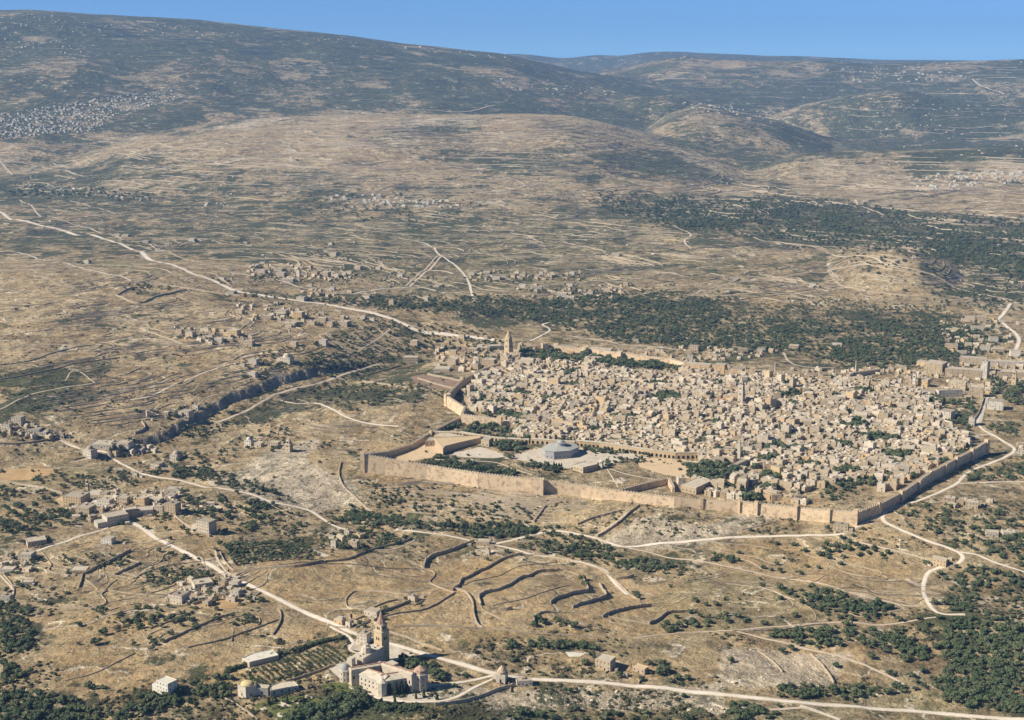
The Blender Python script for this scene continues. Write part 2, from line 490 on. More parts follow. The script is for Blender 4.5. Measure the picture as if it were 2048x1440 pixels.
def mat_stone(name, c1, c2, grime=(0.16, 0.12, 0.085), scale=1.0, amt=0.35, course=True):
    t = NT(name); p = t.pos()
    rn = t.node('ShaderNodeObjectInfo').outputs['Random']
    tone = t.m('FRACT', t.m('ADD', rn, t.attr('tone').outputs['Fac']))
    a = t.mix(tone, c1, c2)
    n = t.noise(p, 0.25 * scale, 6, 0.65)
    a = t.mix(t.m('MULTIPLY', t.ramp(n, 0.45, 0.72), amt), a, grime)
    n2 = t.noise(t.scaled(p, (1, 1, 2.4)), 1.3 * scale, 4, 0.7)
    a = t.mix(0.35, a, t.mix(n2, (0.35, 0.35, 0.35), (0.68, 0.66, 0.62)), 'OVERLAY')
    return t.done(a, t.bump(n2, 0.35, 0.3))

def mat_plain(name, c1, c2, scale=0.4, rough=0.9, detail=5, bs=0.3, bd=0.3):
    t = NT(name); p = t.pos(); n = t.noise(p, scale, detail, 0.62)
    a = t.mix(t.ramp(n, 0.3, 0.7), c1, c2)
    return t.done(a, t.bump(n, bs, bd), rough)

def mat_leaf(name, c1, c2, c3):
    t = NT(name); p = t.pos()
    rn = t.node('ShaderNodeObjectInfo').outputs['Random']
    n = t.noise(p, 0.55, 3, 0.6)
    a = t.mix(t.ramp(n, 0.35, 0.65), c1, c2)
    a = t.mix(t.m('MULTIPLY', t.m('POWER', rn, 1.4), 0.85), a, c3)
    return t.done(a, t.bump(t.noise(p, 1.8, 3, 0.7), 0.6, 0.5), 0.8)

def mat_road(name, c1, c2):
    t = NT(name); p = t.pos()
    n = t.noise(p, 0.06, 5, 0.6); n2 = t.noise(p, 0.9, 4, 0.7)
    ed = t.attr('edge').outputs['Fac']
    a = t.mix(t.ramp(n, 0.35, 0.65), c1, c2)
    a = t.mix(t.m('MULTIPLY', n2, 0.3), a, (0.36, 0.28, 0.20))
    m = t.m('ADD', ed, t.m('MULTIPLY', t.m('SUBTRACT', t.noise(p, 0.22, 5, 0.7), 0.5), 1.2))
    a = t.mix(t.m('MULTIPLY', t.ramp(m, 0.45, 0.95), 0.8), a, (0.30, 0.23, 0.155))
    return t.done(a, t.bump(n2, 0.3, 0.2))

M = dict(
    ground=mat_ground(),
    road=mat_road('limestone_road', (0.68, 0.60, 0.49), (0.76, 0.69, 0.59)),
    track=mat_road('dirt_track', (0.52, 0.43, 0.32), (0.62, 0.53, 0.42)),
    stone=mat_stone('honey_limestone', (0.41, 0.33, 0.222), (0.54, 0.448, 0.325), amt=0.5),
    pale=mat_stone('pale_limestone', (0.48, 0.415, 0.315), (0.60, 0.53, 0.43), amt=0.4),
    grey=mat_stone('grey_limestone', (0.44, 0.40, 0.34), (0.56, 0.51, 0.43), amt=0.3),
    gold=mat_stone('golden_limestone', (0.50, 0.375, 0.215), (0.56, 0.435, 0.275), amt=0.35),
    wall=mat_stone('weathered_rampart', (0.60, 0.465, 0.31), (0.64, 0.50, 0.34), grime=(0.22, 0.15, 0.09), scale=0.55, amt=0.8),
    dry=mat_stone('dry_stone', (0.36, 0.30, 0.22), (0.44, 0.37, 0.28), amt=0.6),
    roof=mat_stone('plaster_roof', (0.30, 0.258, 0.20), (0.52, 0.457, 0.365), grime=(0.26, 0.21, 0.16), scale=0.5, amt=0.55),
    white=mat_stone('whitewash', (0.56, 0.52, 0.44), (0.66, 0.62, 0.53), amt=0.3),
    farwhite=mat_stone('sunlit_far_plaster', (0.50, 0.46, 0.39), (0.66, 0.63, 0.56), amt=0.3),  # off-white plaster colour of the far houses
    tile=mat_stone('red_tile', (0.37, 0.21, 0.15), (0.44, 0.28, 0.20), amt=0.4),
    spire=mat_stone('brown_spire_stone', (0.36, 0.24, 0.17), (0.42, 0.29, 0.21), amt=0.3),
    lead=mat_stone('blue_grey_lead', (0.33, 0.335, 0.315), (0.37, 0.375, 0.35), grime=(0.22, 0.25, 0.26), amt=0.4),
    bluewall=mat_stone('blue_grey_tilework', (0.33, 0.33, 0.33), (0.39, 0.385, 0.38), grime=(0.20, 0.22, 0.28), amt=0.4),
    dark=mat_plain('dark_opening', (0.018, 0.017, 0.018), (0.03, 0.028, 0.028)),
    mustard=mat_plain('ochre_dome_paint', (0.52, 0.42, 0.20), (0.60, 0.50, 0.27)),
    paving=mat_stone('pale_paving', (0.53, 0.47, 0.385), (0.53, 0.47, 0.385), grime=(0.36, 0.30, 0.225), scale=0.3, amt=0.8),
    sand=mat_stone('sandy_court', (0.55, 0.42, 0.27), (0.55, 0.42, 0.27), grime=(0.42, 0.30, 0.18), scale=0.25, amt=0.5),
    bark=mat_plain('bark', (0.10, 0.075, 0.05), (0.16, 0.12, 0.085)),
    leaf=mat_leaf('olive_leaves', (0.044, 0.070, 0.034), (0.084, 0.116, 0.055), (0.150, 0.165, 0.085)),
    leaf2=mat_leaf('bright_leaves', (0.05, 0.075, 0.022), (0.10, 0.125, 0.035), (0.075, 0.095, 0.03)),
    cyp=mat_leaf('cypress_leaves', (0.018, 0.032, 0.016), (0.035, 0.055, 0.024), (0.03, 0.045, 0.02)),
    scrub=mat_leaf('scrub_leaves', (0.045, 0.055, 0.028), (0.085, 0.092, 0.045), (0.12, 0.105, 0.06)),
    rock=mat_stone('field_rock', (0.46, 0.40, 0.31), (0.60, 0.54, 0.44), amt=0.4),
    lawn=mat_plain('garden_green', (0.075, 0.095, 0.03), (0.15, 0.16, 0.055), 0.12),
    field=mat_plain('golden_field', (0.36, 0.235, 0.115), (0.46, 0.32, 0.17), 0.05),
    soil=mat_plain('garden_soil', (0.20, 0.14, 0.10), (0.28, 0.20, 0.14), 0.1),
)
# ---------------------------------------------------------------- ground sheet with its plant cover
def world_poly(pts):
    a = place([p[0] for p in pts], [p[1] for p in pts]); return [(v[0], v[1]) for v in a]

COVER = [  # channel, outline in the picture, amount, softness as noise; 0 scrub, 1 bare limestone, 2 green weeds, 3 golden grass
    (0, [(-300, 10), (1100, 105), (1300, 210), (1000, 230), (760, 215), (560, 215), (420, 235), (300, 262), (180, 285), (0, 300), (-300, 330)], 0.80),
    (0, [(1000, 105), (2300, 105), (2300, 400), (1900, 300), (1760, 330), (1560, 260), (1440, 225), (1330, 250), (1150, 235), (1000, 225)], 0.85),
    (0, [(480, 30), (1000, 100), (1200, 190), (900, 130), (600, 100), (450, 70)], 1.1),
    (0, [(1150, 285), (1350, 300), (1580, 350), (1560, 372), (1450, 360), (1250, 320)], 1.3),
    (0, [(850, 300), (960, 275), (1100, 305), (1200, 380), (1050, 360), (930, 330)], 1.0),
    (0, [(0, 430), (80, 440), (150, 470), (120, 500), (0, 490)], 0.8),
    (0, [(-100, 360), (200, 375), (320, 395), (250, 402), (0, 392)], 1.0),
    (0, [(1300, 385), (1700, 395), (2300, 480), (2300, 620), (1950, 600), (1780, 480), (1500, 500), (1200, 440)], 1.0),
    (0, [(1700, 230), (2300, 200), (2300, 320), (1800, 330)], 1.3),
    (0, [(1150, 590), (1500, 600), (2000, 640), (1950, 740), (1500, 720), (1100, 690)], 0.7),
    (0, [(500, 600), (1000, 590), (1180, 600), (1100, 660), (850, 640), (700, 620)], 0.7),
    (0, [(0, 720), (200, 740), (260, 790), (0, 830)], 0.8),
    (0, [(500, 745), (900, 700), (920, 790), (700, 800), (560, 840), (300, 880)], 0.8),
    (0, [(1980, 1000), (2300, 900), (2300, 1500), (1650, 1500), (1850, 1330), (1830, 1240), (1900, 1150)], 0.5),
    (0, [(-100, 1200), (60, 1215), (70, 1320), (-100, 1340)], 0.6),
    (0, [(-100, 1380), (250, 1400), (450, 1350), (700, 1390), (1500, 1410), (1500, 1500), (-100, 1500)], 0.55),
    (0, [(440, 1080), (800, 1060), (840, 1090), (620, 1130), (450, 1130)], 0.45),
    (0, [(560, 990), (1000, 1060), (1400, 1110), (1350, 1150), (1080, 1100), (700, 1050)], 0.5),
    (0, [(720, 900), (1000, 905), (1040, 950), (1200, 975), (900, 940)], 1.0),
    (0, [(0, 330), (700, 330), (1300, 420), (1300, 520), (700, 540), (0, 520)], 0.7),
    (1, [(1150, 1075), (1280, 1010), (1500, 1035), (1560, 1060), (1350, 1085), (1220, 1090)], 0.8),
    (1, [(480, 905), (620, 890), (690, 940), (720, 1000), (640, 1020), (520, 990), (430, 920)], 0.9),
    (1, [(850, 1390), (1400, 1370), (1420, 1420), (900, 1420)], 0.9),
    (1, [(1400, 1280), (1700, 1320), (1650, 1390), (1400, 1380)], 0.7),
    (1, [(-100, 560), (240, 570), (500, 620), (300, 700), (200, 760), (-100, 800)], 0.35),
    (1, [(300, 250), (700, 230), (960, 232), (900, 300), (500, 300)], 0.3),
    (1, [(1700, 470), (2048, 440), (2200, 700), (1950, 600)], 0.5),
    (0, [(500, 430), (1300, 440), (1900, 560), (1700, 600), (1100, 600), (600, 560)], 0.55),
    (2, [(300, 440), (900, 430), (1300, 470), (1200, 590), (800, 560), (500, 520)], 0.6),
    (2, [(700, 440), (1300, 440), (1450, 540), (1100, 600), (800, 580), (640, 520)], 0.5),
    (2, [(170, 515), (290, 520), (300, 550), (180, 545)], 1.0),
    (2, [(-60, 930), (100, 930), (260, 945), (170, 970), (-60, 965)], 0.9),
    (2, [(1330, 1130), (1700, 1190), (1640, 1250), (1400, 1270), (1200, 1240)], 0.55),
    (2, [(820, 1270), (1400, 1280), (1350, 1310), (900, 1310)], 0.45),
    (2, [(1550, 1390), (1850, 1380), (1950, 1430), (1600, 1420)], 0.6),
    (2, [(600, 1400), (2048, 1425), (2048, 1500), (500, 1500)], 0.6),
    (3, [(460, 1135), (900, 1120), (1250, 1140), (1420, 1260), (900, 1310), (660, 1230)], 0.8),
    (3, [(60, 1220), (660, 1240), (440, 1400), (100, 1400)], 0.7),
    (3, [(1400, 1100), (1850, 1130), (1830, 1220), (1600, 1200), (1400, 1160)], 0.7),
    (3, [(1050, 1290), (1400, 1290), (1640, 1300), (1800, 1380), (1300, 1360)], 0.7),
    (3, [(-100, 925), (150, 925), (110, 965), (-100, 960)], 0.8),
    (3, [(280, 1040), (450, 1060), (430, 1120), (330, 1090)], 0.8),
    (3, [(-60, 800), (250, 690), (700, 720), (300, 860)], 0.3),
    (3, [(750, 880), (870, 880), (820, 910)], 1.0),
]
cover = np.zeros((NR, NAZ, 4), np.float32)
cover[..., 0] = 0.28
cover[..., 3] = 0.18
_wx = GX + 0.05 * GY * fbm(GX / 220, GY / 300, 4, 201) * (1 + sstep(4000, 9000, GY) * fbm(GX / 900, GY / 1400, 3, 203) * 2); _wy = GY + 0.05 * GY * fbm(GX / 240, GY / 300, 4, 202) + sstep(5000, 9000, GY) * 900 * fbm(GX / 1500, GY / 2200, 3, 204)
for ch, poly, amt in COVER:
    wp = world_poly(poly)
    xs = [p[0] for p in wp]; ys = [p[1] for p in wp]
    sel = (_wx > min(xs)) & (_wx < max(xs)) & (_wy > min(ys)) & (_wy < max(ys))
    idx = np.nonzero(sel)
    m = inside(_wx[idx], _wy[idx], wp)
    cur = cover[..., ch]
    v = cur[idx]; v = np.where(m, np.maximum(v, amt), v); cur[idx] = v
def blur(a, k):
    for _ in range(k):
        a[1:-1] = 0.25 * a[:-2] + 0.5 * a[1:-1] + 0.25 * a[2:]
        a[:, 1:-1] = 0.25 * a[:, :-2] + 0.5 * a[:, 1:-1] + 0.25 * a[:, 2:]
    return a
cover[..., 0] = np.maximum(0, cover[..., 0] - 0.75 * np.clip(cover[..., 3] - 0.5, 0, 1))
_far = sstep(6500, 9000, GY)
_pat = 0.6 * fbm(GX / 420, GY / 620, 5, 210) + 0.4 * fbm(GX / 1500, GY / 1500, 3, 213)
cover[..., 0] += _far * (0.18 + 1.25 * _pat)
cover[..., 0] += (1 - _far) * 0.35 * fbm(GX / 300, GY / 300, 4, 211)
cover[..., 1] += _far * np.clip(0.12 + 0.8 * fbm(GX / 380, GY / 600, 4, 212), 0, 1)
cover = np.clip(cover, 0, 1.6)
cover = blur(cover, 14)
idx = np.arange(NR * NAZ).reshape(NR, NAZ)
q = np.stack([idx[:-1, :-1], idx[:-1, 1:], idx[1:, 1:], idx[1:, :-1]], -1).reshape(-1, 4)
me = mesh_np('ground', np.stack([GX, GY, GZ], -1).reshape(-1, 3), quads=q, mats=[M['ground']], smooth=True,
             attrs={'cover': ('POINT', 'FLOAT_COLOR', cover.reshape(-1, 4))})
ground_obj = tag(link('ground', me), 'dry brown terraced hills and plain reaching to the skyline', None, None, 'structure')

# ---------------------------------------------------------------- roads and tracks
def smooth_line(p, n=6):
    p = np.asarray(p, float)
    if len(p) < 3: 
        t = np.linspace(0, 1, n + 1)[:, None]; return p[0] * (1 - t) + p[-1] * t
    out = []
    q = np.vstack([2 * p[0] - p[1], p, 2 * p[-1] - p[-2]])
    for i in range(1, len(q) - 2):
        for t in np.arange(n) / n:
            out.append(0.5 * ((2 * q[i]) + (-q[i - 1] + q[i + 1]) * t + (2 * q[i - 1] - 5 * q[i] + 4 * q[i + 1] - q[i + 2]) * t * t + (-q[i - 1] + 3 * q[i] - 3 * q[i + 1] + q[i + 2]) * t ** 3))
    out.append(p[-1])
    return np.array(out)

def ground_line(pts, step=8.0):
    """pixels of the photograph -> evenly spaced line on the ground"""
    a = smooth_line(place([p[0] for p in pts], [p[1] for p in pts])[:, :2], 5)
    d = np.concatenate([[0], np.cumsum(np.hypot(*np.diff(a, axis=0).T))])
    n = max(2, int(d[-1] / step) + 1)
    s = np.linspace(0, d[-1], n)
    return np.stack([np.interp(s, d, a[:, 0]), np.interp(s, d, a[:, 1])], 1)

ROAD_N = [0]
def road(pts, w, mat='road', name='road', label=None):
    r0 = np.hypot(*plane0(*pts[len(pts) // 2]))
    L = ground_line(pts, 5 if r0 < 3500 else 12)
    tn = np.gradient(L, axis=0); tn /= np.maximum(1e-6, np.hypot(tn[:, 0], tn[:, 1]))[:, None]
    nm = np.stack([-tn[:, 1], tn[:, 0]], 1)
    wob = 1 + 0.22 * fbm(L[:, 0] / 30, L[:, 1] / 30, 3, 77)
    lift = 0.25 + ROAD_N[0] * 0.006 + max(0, r0 - 3500) / 2600.0
    ROAD_N[0] += 1
    cols_ = np.array([-0.5, -0.34, 0, 0.34, 0.5]); co = []; ed = []
    for k, c_ in enumerate(cols_):
        q = L + nm * (c_ * w * wob)[:, None]
        z = ground(q[:, 0], q[:, 1]) + lift - (0.35 if abs(c_) == 0.5 and r0 < 3500 else 0)
        co.append(np.stack([q[:, 0], q[:, 1], z], 1)); ed.append(np.full(len(L), abs(c_) * 2))
    n = len(L)
    co = np.concatenate(co); ed = np.concatenate(ed)
    i = np.arange(n - 1)
    qd = np.concatenate([np.stack([i + k * n, i + 1 + k * n, i + 1 + (k + 1) * n, i + (k + 1) * n], 1)[:, ::-1] for k in range(4)])
    me = mesh_np(name, co, quads=qd, mats=[M[mat]], smooth=True, attrs={'edge': ('POINT', 'FLOAT', ed)})
    return tag(link(name, me), label, None, None, 'structure')

road([(-60, 400), (0, 424), (60, 445), (130, 462), (200, 475), (260, 497), (300, 520), (370, 540), (430, 563), (470, 582), (530, 592), (600, 602), (680, 614), (740, 625), (790, 640), (830, 660), (880, 667), (940, 674), (990, 680)], 20, label='broad pale road curving from the left edge to the walled town')
road([(-60, 492), (0, 503), (70, 515), (140, 530), (200, 545), (240, 552), (262, 562)], 8)
road([(40, 400), (60, 410), (75, 428), (110, 436), (150, 450), (190, 462), (250, 480)], 8, 'track', 'track')
road([(0, 322), (10, 335), (25, 350)], 16, 'track', 'track')
road([(20, 322), (60, 330), (120, 340)], 14, 'track', 'track')
road([(140, 402), (190, 416), (250, 430)], 8, 'track', 'track')
road([(300, 488), (340, 505), (400, 525), (450, 540), (510, 548)], 7, 'track', 'track')
road([(280, 657), (330, 675), (370, 690), (430, 693), (482, 690)], 7, 'track', 'track')
road([(-60, 1126), (0, 1114), (68, 1104), (137, 1081), (205, 1060), (220, 1045), (255, 1035), (300, 1027), (332, 1022)], 6)
road([(252, 1038), (290, 1060), (330, 1085), (380, 1110), (430, 1135), (465, 1155), (520, 1180), (580, 1210), (640, 1237), (680, 1253), (720, 1270), (790, 1290), (850, 1308), (930, 1330), (990, 1347), (1060, 1358), (1150, 1362), (1250, 1370), (1400, 1385), (1550, 1400), (1700, 1412), (1850, 1424), (2120, 1444)], 9.8, label='long pale road running from the village past the bell tower to the right edge')
road([(120, 880), (160, 897), (219, 908), (246, 929), (273, 943), (308, 953), (376, 965), (444, 977), (496, 987), (547, 1005), (598, 1015), (632, 1028), (670, 1052), (705, 1062)], 6.5)
road([(787, 1057), (841, 1064), (889, 1070), (940, 1081), (983, 1089), (1026, 1098), (1060, 1108), (1128, 1118), (1197, 1135), (1225, 1160), (1255, 1190)], 7)
road([(983, 1089), (1036, 1077), (1077, 1067), (1118, 1062), (1183, 1074), (1214, 1084), (1245, 1093), (1299, 1089), (1350, 1085), (1416, 1079), (1485, 1074), (1553, 1072), (1673, 1069), (1693, 1063), (1720, 1050), (1742, 1040), (1768, 1026), (1792, 1014), (1843, 999), (1878, 985), (1912, 968), (1926, 954), (1943, 941), (1980, 927), (2018, 910), (2028, 896), (1997, 876), (1956, 848), (1966, 815), (1976, 795)], 7.5, label='pale road skirting the foot of the town walls')
road([(1214, 1084), (1190, 1074), (1230, 1045), (1270, 1018)], 3.5, 'track', 'track')
road([(1773, 1022), (1765, 1033), (1775, 1047), (1826, 1070), (1861, 1084), (1902, 1098), (1922, 1108), (1925, 1118), (1912, 1129), (1881, 1135), (1854, 1149), (1847, 1176), (1854, 1200), (1878, 1226), (1930, 1229)], 7.5)
road([(1920, 1104), (1956, 1110), (1990, 1125), (2120, 1172)], 5.5)
road([(1912, 967), (1946, 966), (2120, 963)], 5.5)
road([(1686, 1069), (1707, 1082), (1758, 1094), (1806, 1105), (1856, 1121)], 4, 'track', 'track')
road([(1245, 1093), (1300, 1105), (1348, 1117), (1399, 1122), (1485, 1139), (1587, 1159), (1655, 1170), (1707, 1187), (1792, 1207), (1840, 1212)], 4.5, 'track', 'track')
road([(1266, 1277), (1339, 1268), (1400, 1264), (1463, 1261), (1558, 1253), (1653, 1246), (1748, 1250), (1811, 1244), (1875, 1234)], 3.5, 'track', 'track')
road([(1463, 1261), (1495, 1268), (1574, 1287), (1653, 1306), (1716, 1325), (1780, 1353), (1810, 1370)], 4.5, 'track', 'track')
road([(1450, 1167), (1495, 1172), (1540, 1180), (1590, 1200)], 2.6, 'track', 'track')
road([(797, 476), (855, 489), (872, 503), (882, 512), (920, 540), (935, 560), (944, 590), (948, 606)], 9)
road([(883, 513), (850, 545), (820, 573)], 9, 'track', 'track')
road([(876, 512), (840, 545), (812, 572)], 6, 'track', 'track')
road([(740, 510), (830, 515), (882, 512), (920, 508), (1000, 510), (1040, 512), (1130, 517)], 9, 'track', 'track')
road([(460, 545), (560, 562), (620, 580), (684, 588), (735, 583), (787, 577), (838, 575), (872, 582)], 8)
road([(1470, 462), (1502, 472), (1539, 483), (1639, 498), (1707, 512), (1751, 517), (1772, 530), (1826, 539), (1861, 549), (1895, 566), (1946, 585), (1997, 595), (2021, 607)], 9, 'track', 'track')
road([(2021, 607), (2008, 626), (1999, 638), (2012, 652), (2031, 667), (2038, 681), (2031, 700)], 12)
road([(1375, 590), (1444, 592), (1519, 585), (1594, 588), (1656, 575), (1690, 571)], 7, 'track', 'track')
road([(1690, 571), (1638, 571), (1580, 572), (1539, 561), (1485, 564), (1416, 578), (1390, 588)], 6, 'track', 'track')
road([(1539, 561), (1580, 552), (1640, 545), (1740, 530)], 6, 'track', 'track')
road([(1833, 607), (1895, 602), (1943, 595)], 6, 'track', 'track')
road([(1587, 650), (1655, 657), (1707, 664), (1809, 670)], 7, 'track', 'track')
road([(1567, 705), (1577, 722), (1601, 732), (1672, 736)], 6, 'track', 'track')
road([(915, 390), (975, 385), (1024, 380), (1049, 372), (1039, 364), (1000, 352)], 12, 'track', 'track')
road([(805, 220), (875, 222), (925, 225), (990, 212)], 14, 'track', 'track')
road([(1348, 452), (1369, 462), (1382, 472), (1369, 482), (1382, 498)], 9, 'track', 'track')
road([(1710, 400), (1724, 414), (1768, 431)], 13, 'track', 'track')
road([(1724, 506), (1775, 501), (1826, 505), (1878, 523), (1912, 544)], 6, 'track', 'track')
road([(1100, 645), (1085, 650), (1100, 660), (1085, 670), (1060, 682)], 7)
road([(1140, 672), (1200, 680), (1250, 690), (1360, 700)], 6)
road([(1945, 160), (1965, 175), (2008, 190)], 14, 'road', 'far_road')
road([(1860, 380), (1960, 385), (2048, 388)], 12, 'track', 'track')
road([(1180, 600), (1250, 595), (1350, 575), (1440, 560)], 5, 'track', 'track')
road([(-60, 836), (0, 819), (51, 794), (102, 780), (188, 766)], 4, 'track', 'track')
road([(260, 800), (314, 787), (393, 752), (440, 735), (478, 727), (496, 727)], 4.5)
road([(454, 728), (480, 740), (502, 754)], 4, 'track', 'track')
road([(130, 762), (150, 740), (190, 766)], 3, 'track', 'track')
road([(430, 845), (454, 838), (495, 821), (547, 790), (600, 775), (650, 763), (700, 745), (760, 728)], 8, 'track', 'track')
road([(560, 800), (632, 807), (670, 821), (711, 841), (797, 853)], 6.5)
road([(655, 672), (652, 666), (664, 660), (690, 652)], 4, 'track', 'track')
road([(656, 677), (680, 690), (706, 706), (780, 660)], 4, 'track', 'track')
road([(0, 1150), (15, 1166), (27, 1183), (22, 1200)], 3.5, 'track', 'track')
road([(430, 1098), (436, 1120), (450, 1140), (468, 1152)], 4, 'track', 'track')
road([(340, 1023), (362, 1042), (385, 1058)], 4, 'track', 'track')
road([(0, 962), (60, 972), (125, 987)], 5)
road([(140, 925), (170, 920), (200, 905)], 4, 'track', 'track')
road([(660, 1253), (690, 1268), (706, 1285), (700, 1300), (730, 1310)], 5)
road([(700, 1365), (730, 1385), (770, 1400), (850, 1404), (910, 1396), (960, 1370), (1000, 1352)], 5)
road([(845, 1372), (900, 1368), (950, 1360), (990, 1350)], 6)
road([(1600, 1412), (1640, 1425), (1680, 1440)], 9)
road([(1540, 1420), (1600, 1416), (1640, 1424)], 5, 'track', 'track')
road([(735, 1100), (770, 1100), (800, 1095), (830, 1080)], 3, 'track', 'track')
# ---------------------------------------------------------------- labels that say which one
LANDMARKS = [
    ('the monastery bell tower', 764, 1290), ('the monastery walls', 720, 1370), ('the round orchard rows', 590, 1330), ('the lone white house', 328, 1380),
    ('the roadside chapel', 1004, 1355), ('the two-storey farmhouse', 1207, 1332), ('the curved terrace walls', 1090, 1190), ('the road bend on the right', 1912, 1125),
    ('the ochre bend house', 1876, 1128), ('the corner of the town wall', 1708, 1040), ('the corner gatehouse', 1681, 1056), ('the walled olive orchard', 620, 1110),
    ('the golden slope house', 408, 1050), ('the village end house', 342, 1010), ('the village minaret', 176, 975), ('the village by the left edge', 150, 1010),
    ('the lone stone tower', 578, 890), ('the white domed shrine', 496, 880), ('the drum-shaped house', 176, 905), ('the white hamlet on the left edge', 40, 855),
    ('the long rock cliff', 450, 820), ('the walled garden in the plain', 300, 585), ('the hillside houses', 450, 665), ('the larger hillside hamlet', 600, 638),
    ('the spired tower on the hill', 1017, 700), ('the slender white minaret', 1482, 800), ('the thin grey minaret', 1478, 905), ('the blue-grey domed shrine', 1120, 905),
    ('the long arcade', 1200, 895), ('the sandy court', 810, 905), ('the gate in the long wall', 1075, 965), ('the old citadel blocks', 1400, 740),
    ('the big college blocks', 1900, 760), ('the causeway road', 1970, 830), ('the domed tomb', 2042, 895), ('the north wall', 1850, 960),
    ('the valley trees', 850, 1070), ('the crossroads in the plain', 882, 512), ('the village in the plain', 600, 545), ('the crossroads hamlet', 1060, 550),
    ('the white cube house', 1625, 568), ('the far right junction', 2008, 625), ('the broad forest', 1500, 660), ('the stony burial slope', 1350, 1050),
    ('the dense pine belt', 960, 620), ('the south corner of the wall', 725, 925), ('the right slope thicket', 1650, 1205), ('the lower right woods', 1900, 1350),
    ('the stony hill', 1500, 1330), ('the field path hook', 556, 1235), ('the farm on the left slope', 440, 1180), ('the valley junction', 983, 1089),
    ('the oval stone enclosure', 760, 1205), ('the lower left woods', 60, 1400), ('the lower left olive grove', 380, 1290), ('the cypress row in the court', 1060, 925),
    ('the far wall park', 1100, 715), ('the long pale road', 1350, 1380),
]
PEND = []
ORD = ['', 'second ', 'third ', 'fourth ', 'fifth ', 'sixth ', 'seventh ', 'eighth ', 'ninth ', 'tenth ', 'eleventh ', 'twelfth ', 'thirteenth ', 'fourteenth ', 'fifteenth ', 'sixteenth ',
       'seventeenth ', 'eighteenth ', 'nineteenth ', 'twentieth ']
def pend(o, desc, category, group, px=None, py=None):
    if px is None:
        px, py = [float(v) for v in project(o.location.x, o.location.y, o.location.z)]
    tag(o, None, category, group)
    PEND.append((o, desc, px, py))

def settle_labels():
    buck = {}
    todo = list(PEND); level = 0
    while todo:
        for o, desc, px, py in todo:
            c = sorted((math.hypot(px - lx, (py - ly) * 1.8), n, lx, ly) for n, lx, ly in LANDMARKS)
            c = [k for k in c if k[0] >= 4]
            d, n, lx, ly = c[min(level, 8)]
            dx, dy = px - lx, py - ly
            if abs(dx) > 2.2 * abs(dy): w = 'right of' if dx > 0 else 'left of'
            elif abs(dy) > 1.2 * abs(dx): w = 'beyond' if dy < 0 else 'in front of'
            else: w = ('beyond' if dy < 0 else 'below') + (' and right of' if dx > 0 else ' and left of')
            buck.setdefault((desc, w, n), []).append((d, o.name, o, desc, px, py))
        todo = []
        for key, l in buck.items():
            l.sort(key=lambda a: a[:2])
            for e in l[8:]: todo.append(e[2:])
            del l[8:]
        level += 1
        if level > 12: break
    for (desc, w, n), l in buck.items():
        for k, e in enumerate(l):
            e[2]['label'] = f'{desc} {w} {n}' if len(l) == 1 else f'{ORD[k]}nearest {desc} {w} {n}'

def mpp(p):
    """metres per photograph pixel at a place"""
    return math.sqrt(p[0] ** 2 + p[1] ** 2 + (p[2] - HC) ** 2) / F_PX
def cosdep(p):
    return math.hypot(p[0], p[1]) / math.sqrt(p[0] ** 2 + p[1] ** 2 + (p[2] - HC) ** 2)

# ---------------------------------------------------------------- surfaces lying on the ground
import bmesh
PATCH_N = [0]
def patch(pts, mat, name, label=None, lift=0.35, flat=None, step=10.0):
    w = [(v[0], v[1]) for v in place([p[0] for p in pts], [p[1] for p in pts])]
    bm = bmesh.new()
    vs = [bm.verts.new((a, b, 0)) for a, b in w]
    f = bm.faces.new(vs)
    bmesh.ops.triangulate(bm, faces=[f])
    xs = [a for a, b in w]; ys = [b for a, b in w]
    for ax, lo, hi in ((0, min(xs), max(xs)), (1, min(ys), max(ys))):
        n = int((hi - lo) / step)
        for k in range(1, n):
            co = [0, 0, 0]; no = [0, 0, 0]; co[ax] = lo + (hi - lo) * k / n; no[ax] = 1
            bmesh.ops.bisect_plane(bm, geom=bm.verts[:] + bm.edges[:] + bm.faces[:], plane_co=co, plane_no=no)
    bm.normal_update()
    if bm.faces and sum(f.normal.z for f in bm.faces) < 0: bmesh.ops.reverse_faces(bm, faces=bm.faces[:])
    PATCH_N[0] += 1
    V = np.array([v.co[:] for v in bm.verts])
    z = ground(V[:, 0], V[:, 1]) + lift + PATCH_N[0] * 0.004
    if flat is not None: z = z * 0 + flat
    for v, zz in zip(bm.verts, z): v.co.z = zz
    me = bpy.data.meshes.new(name); bm.to_mesh(me); bm.free()
    me.materials.append(M[mat])
    return tag(link(name, me), label, None, None, 'structure')

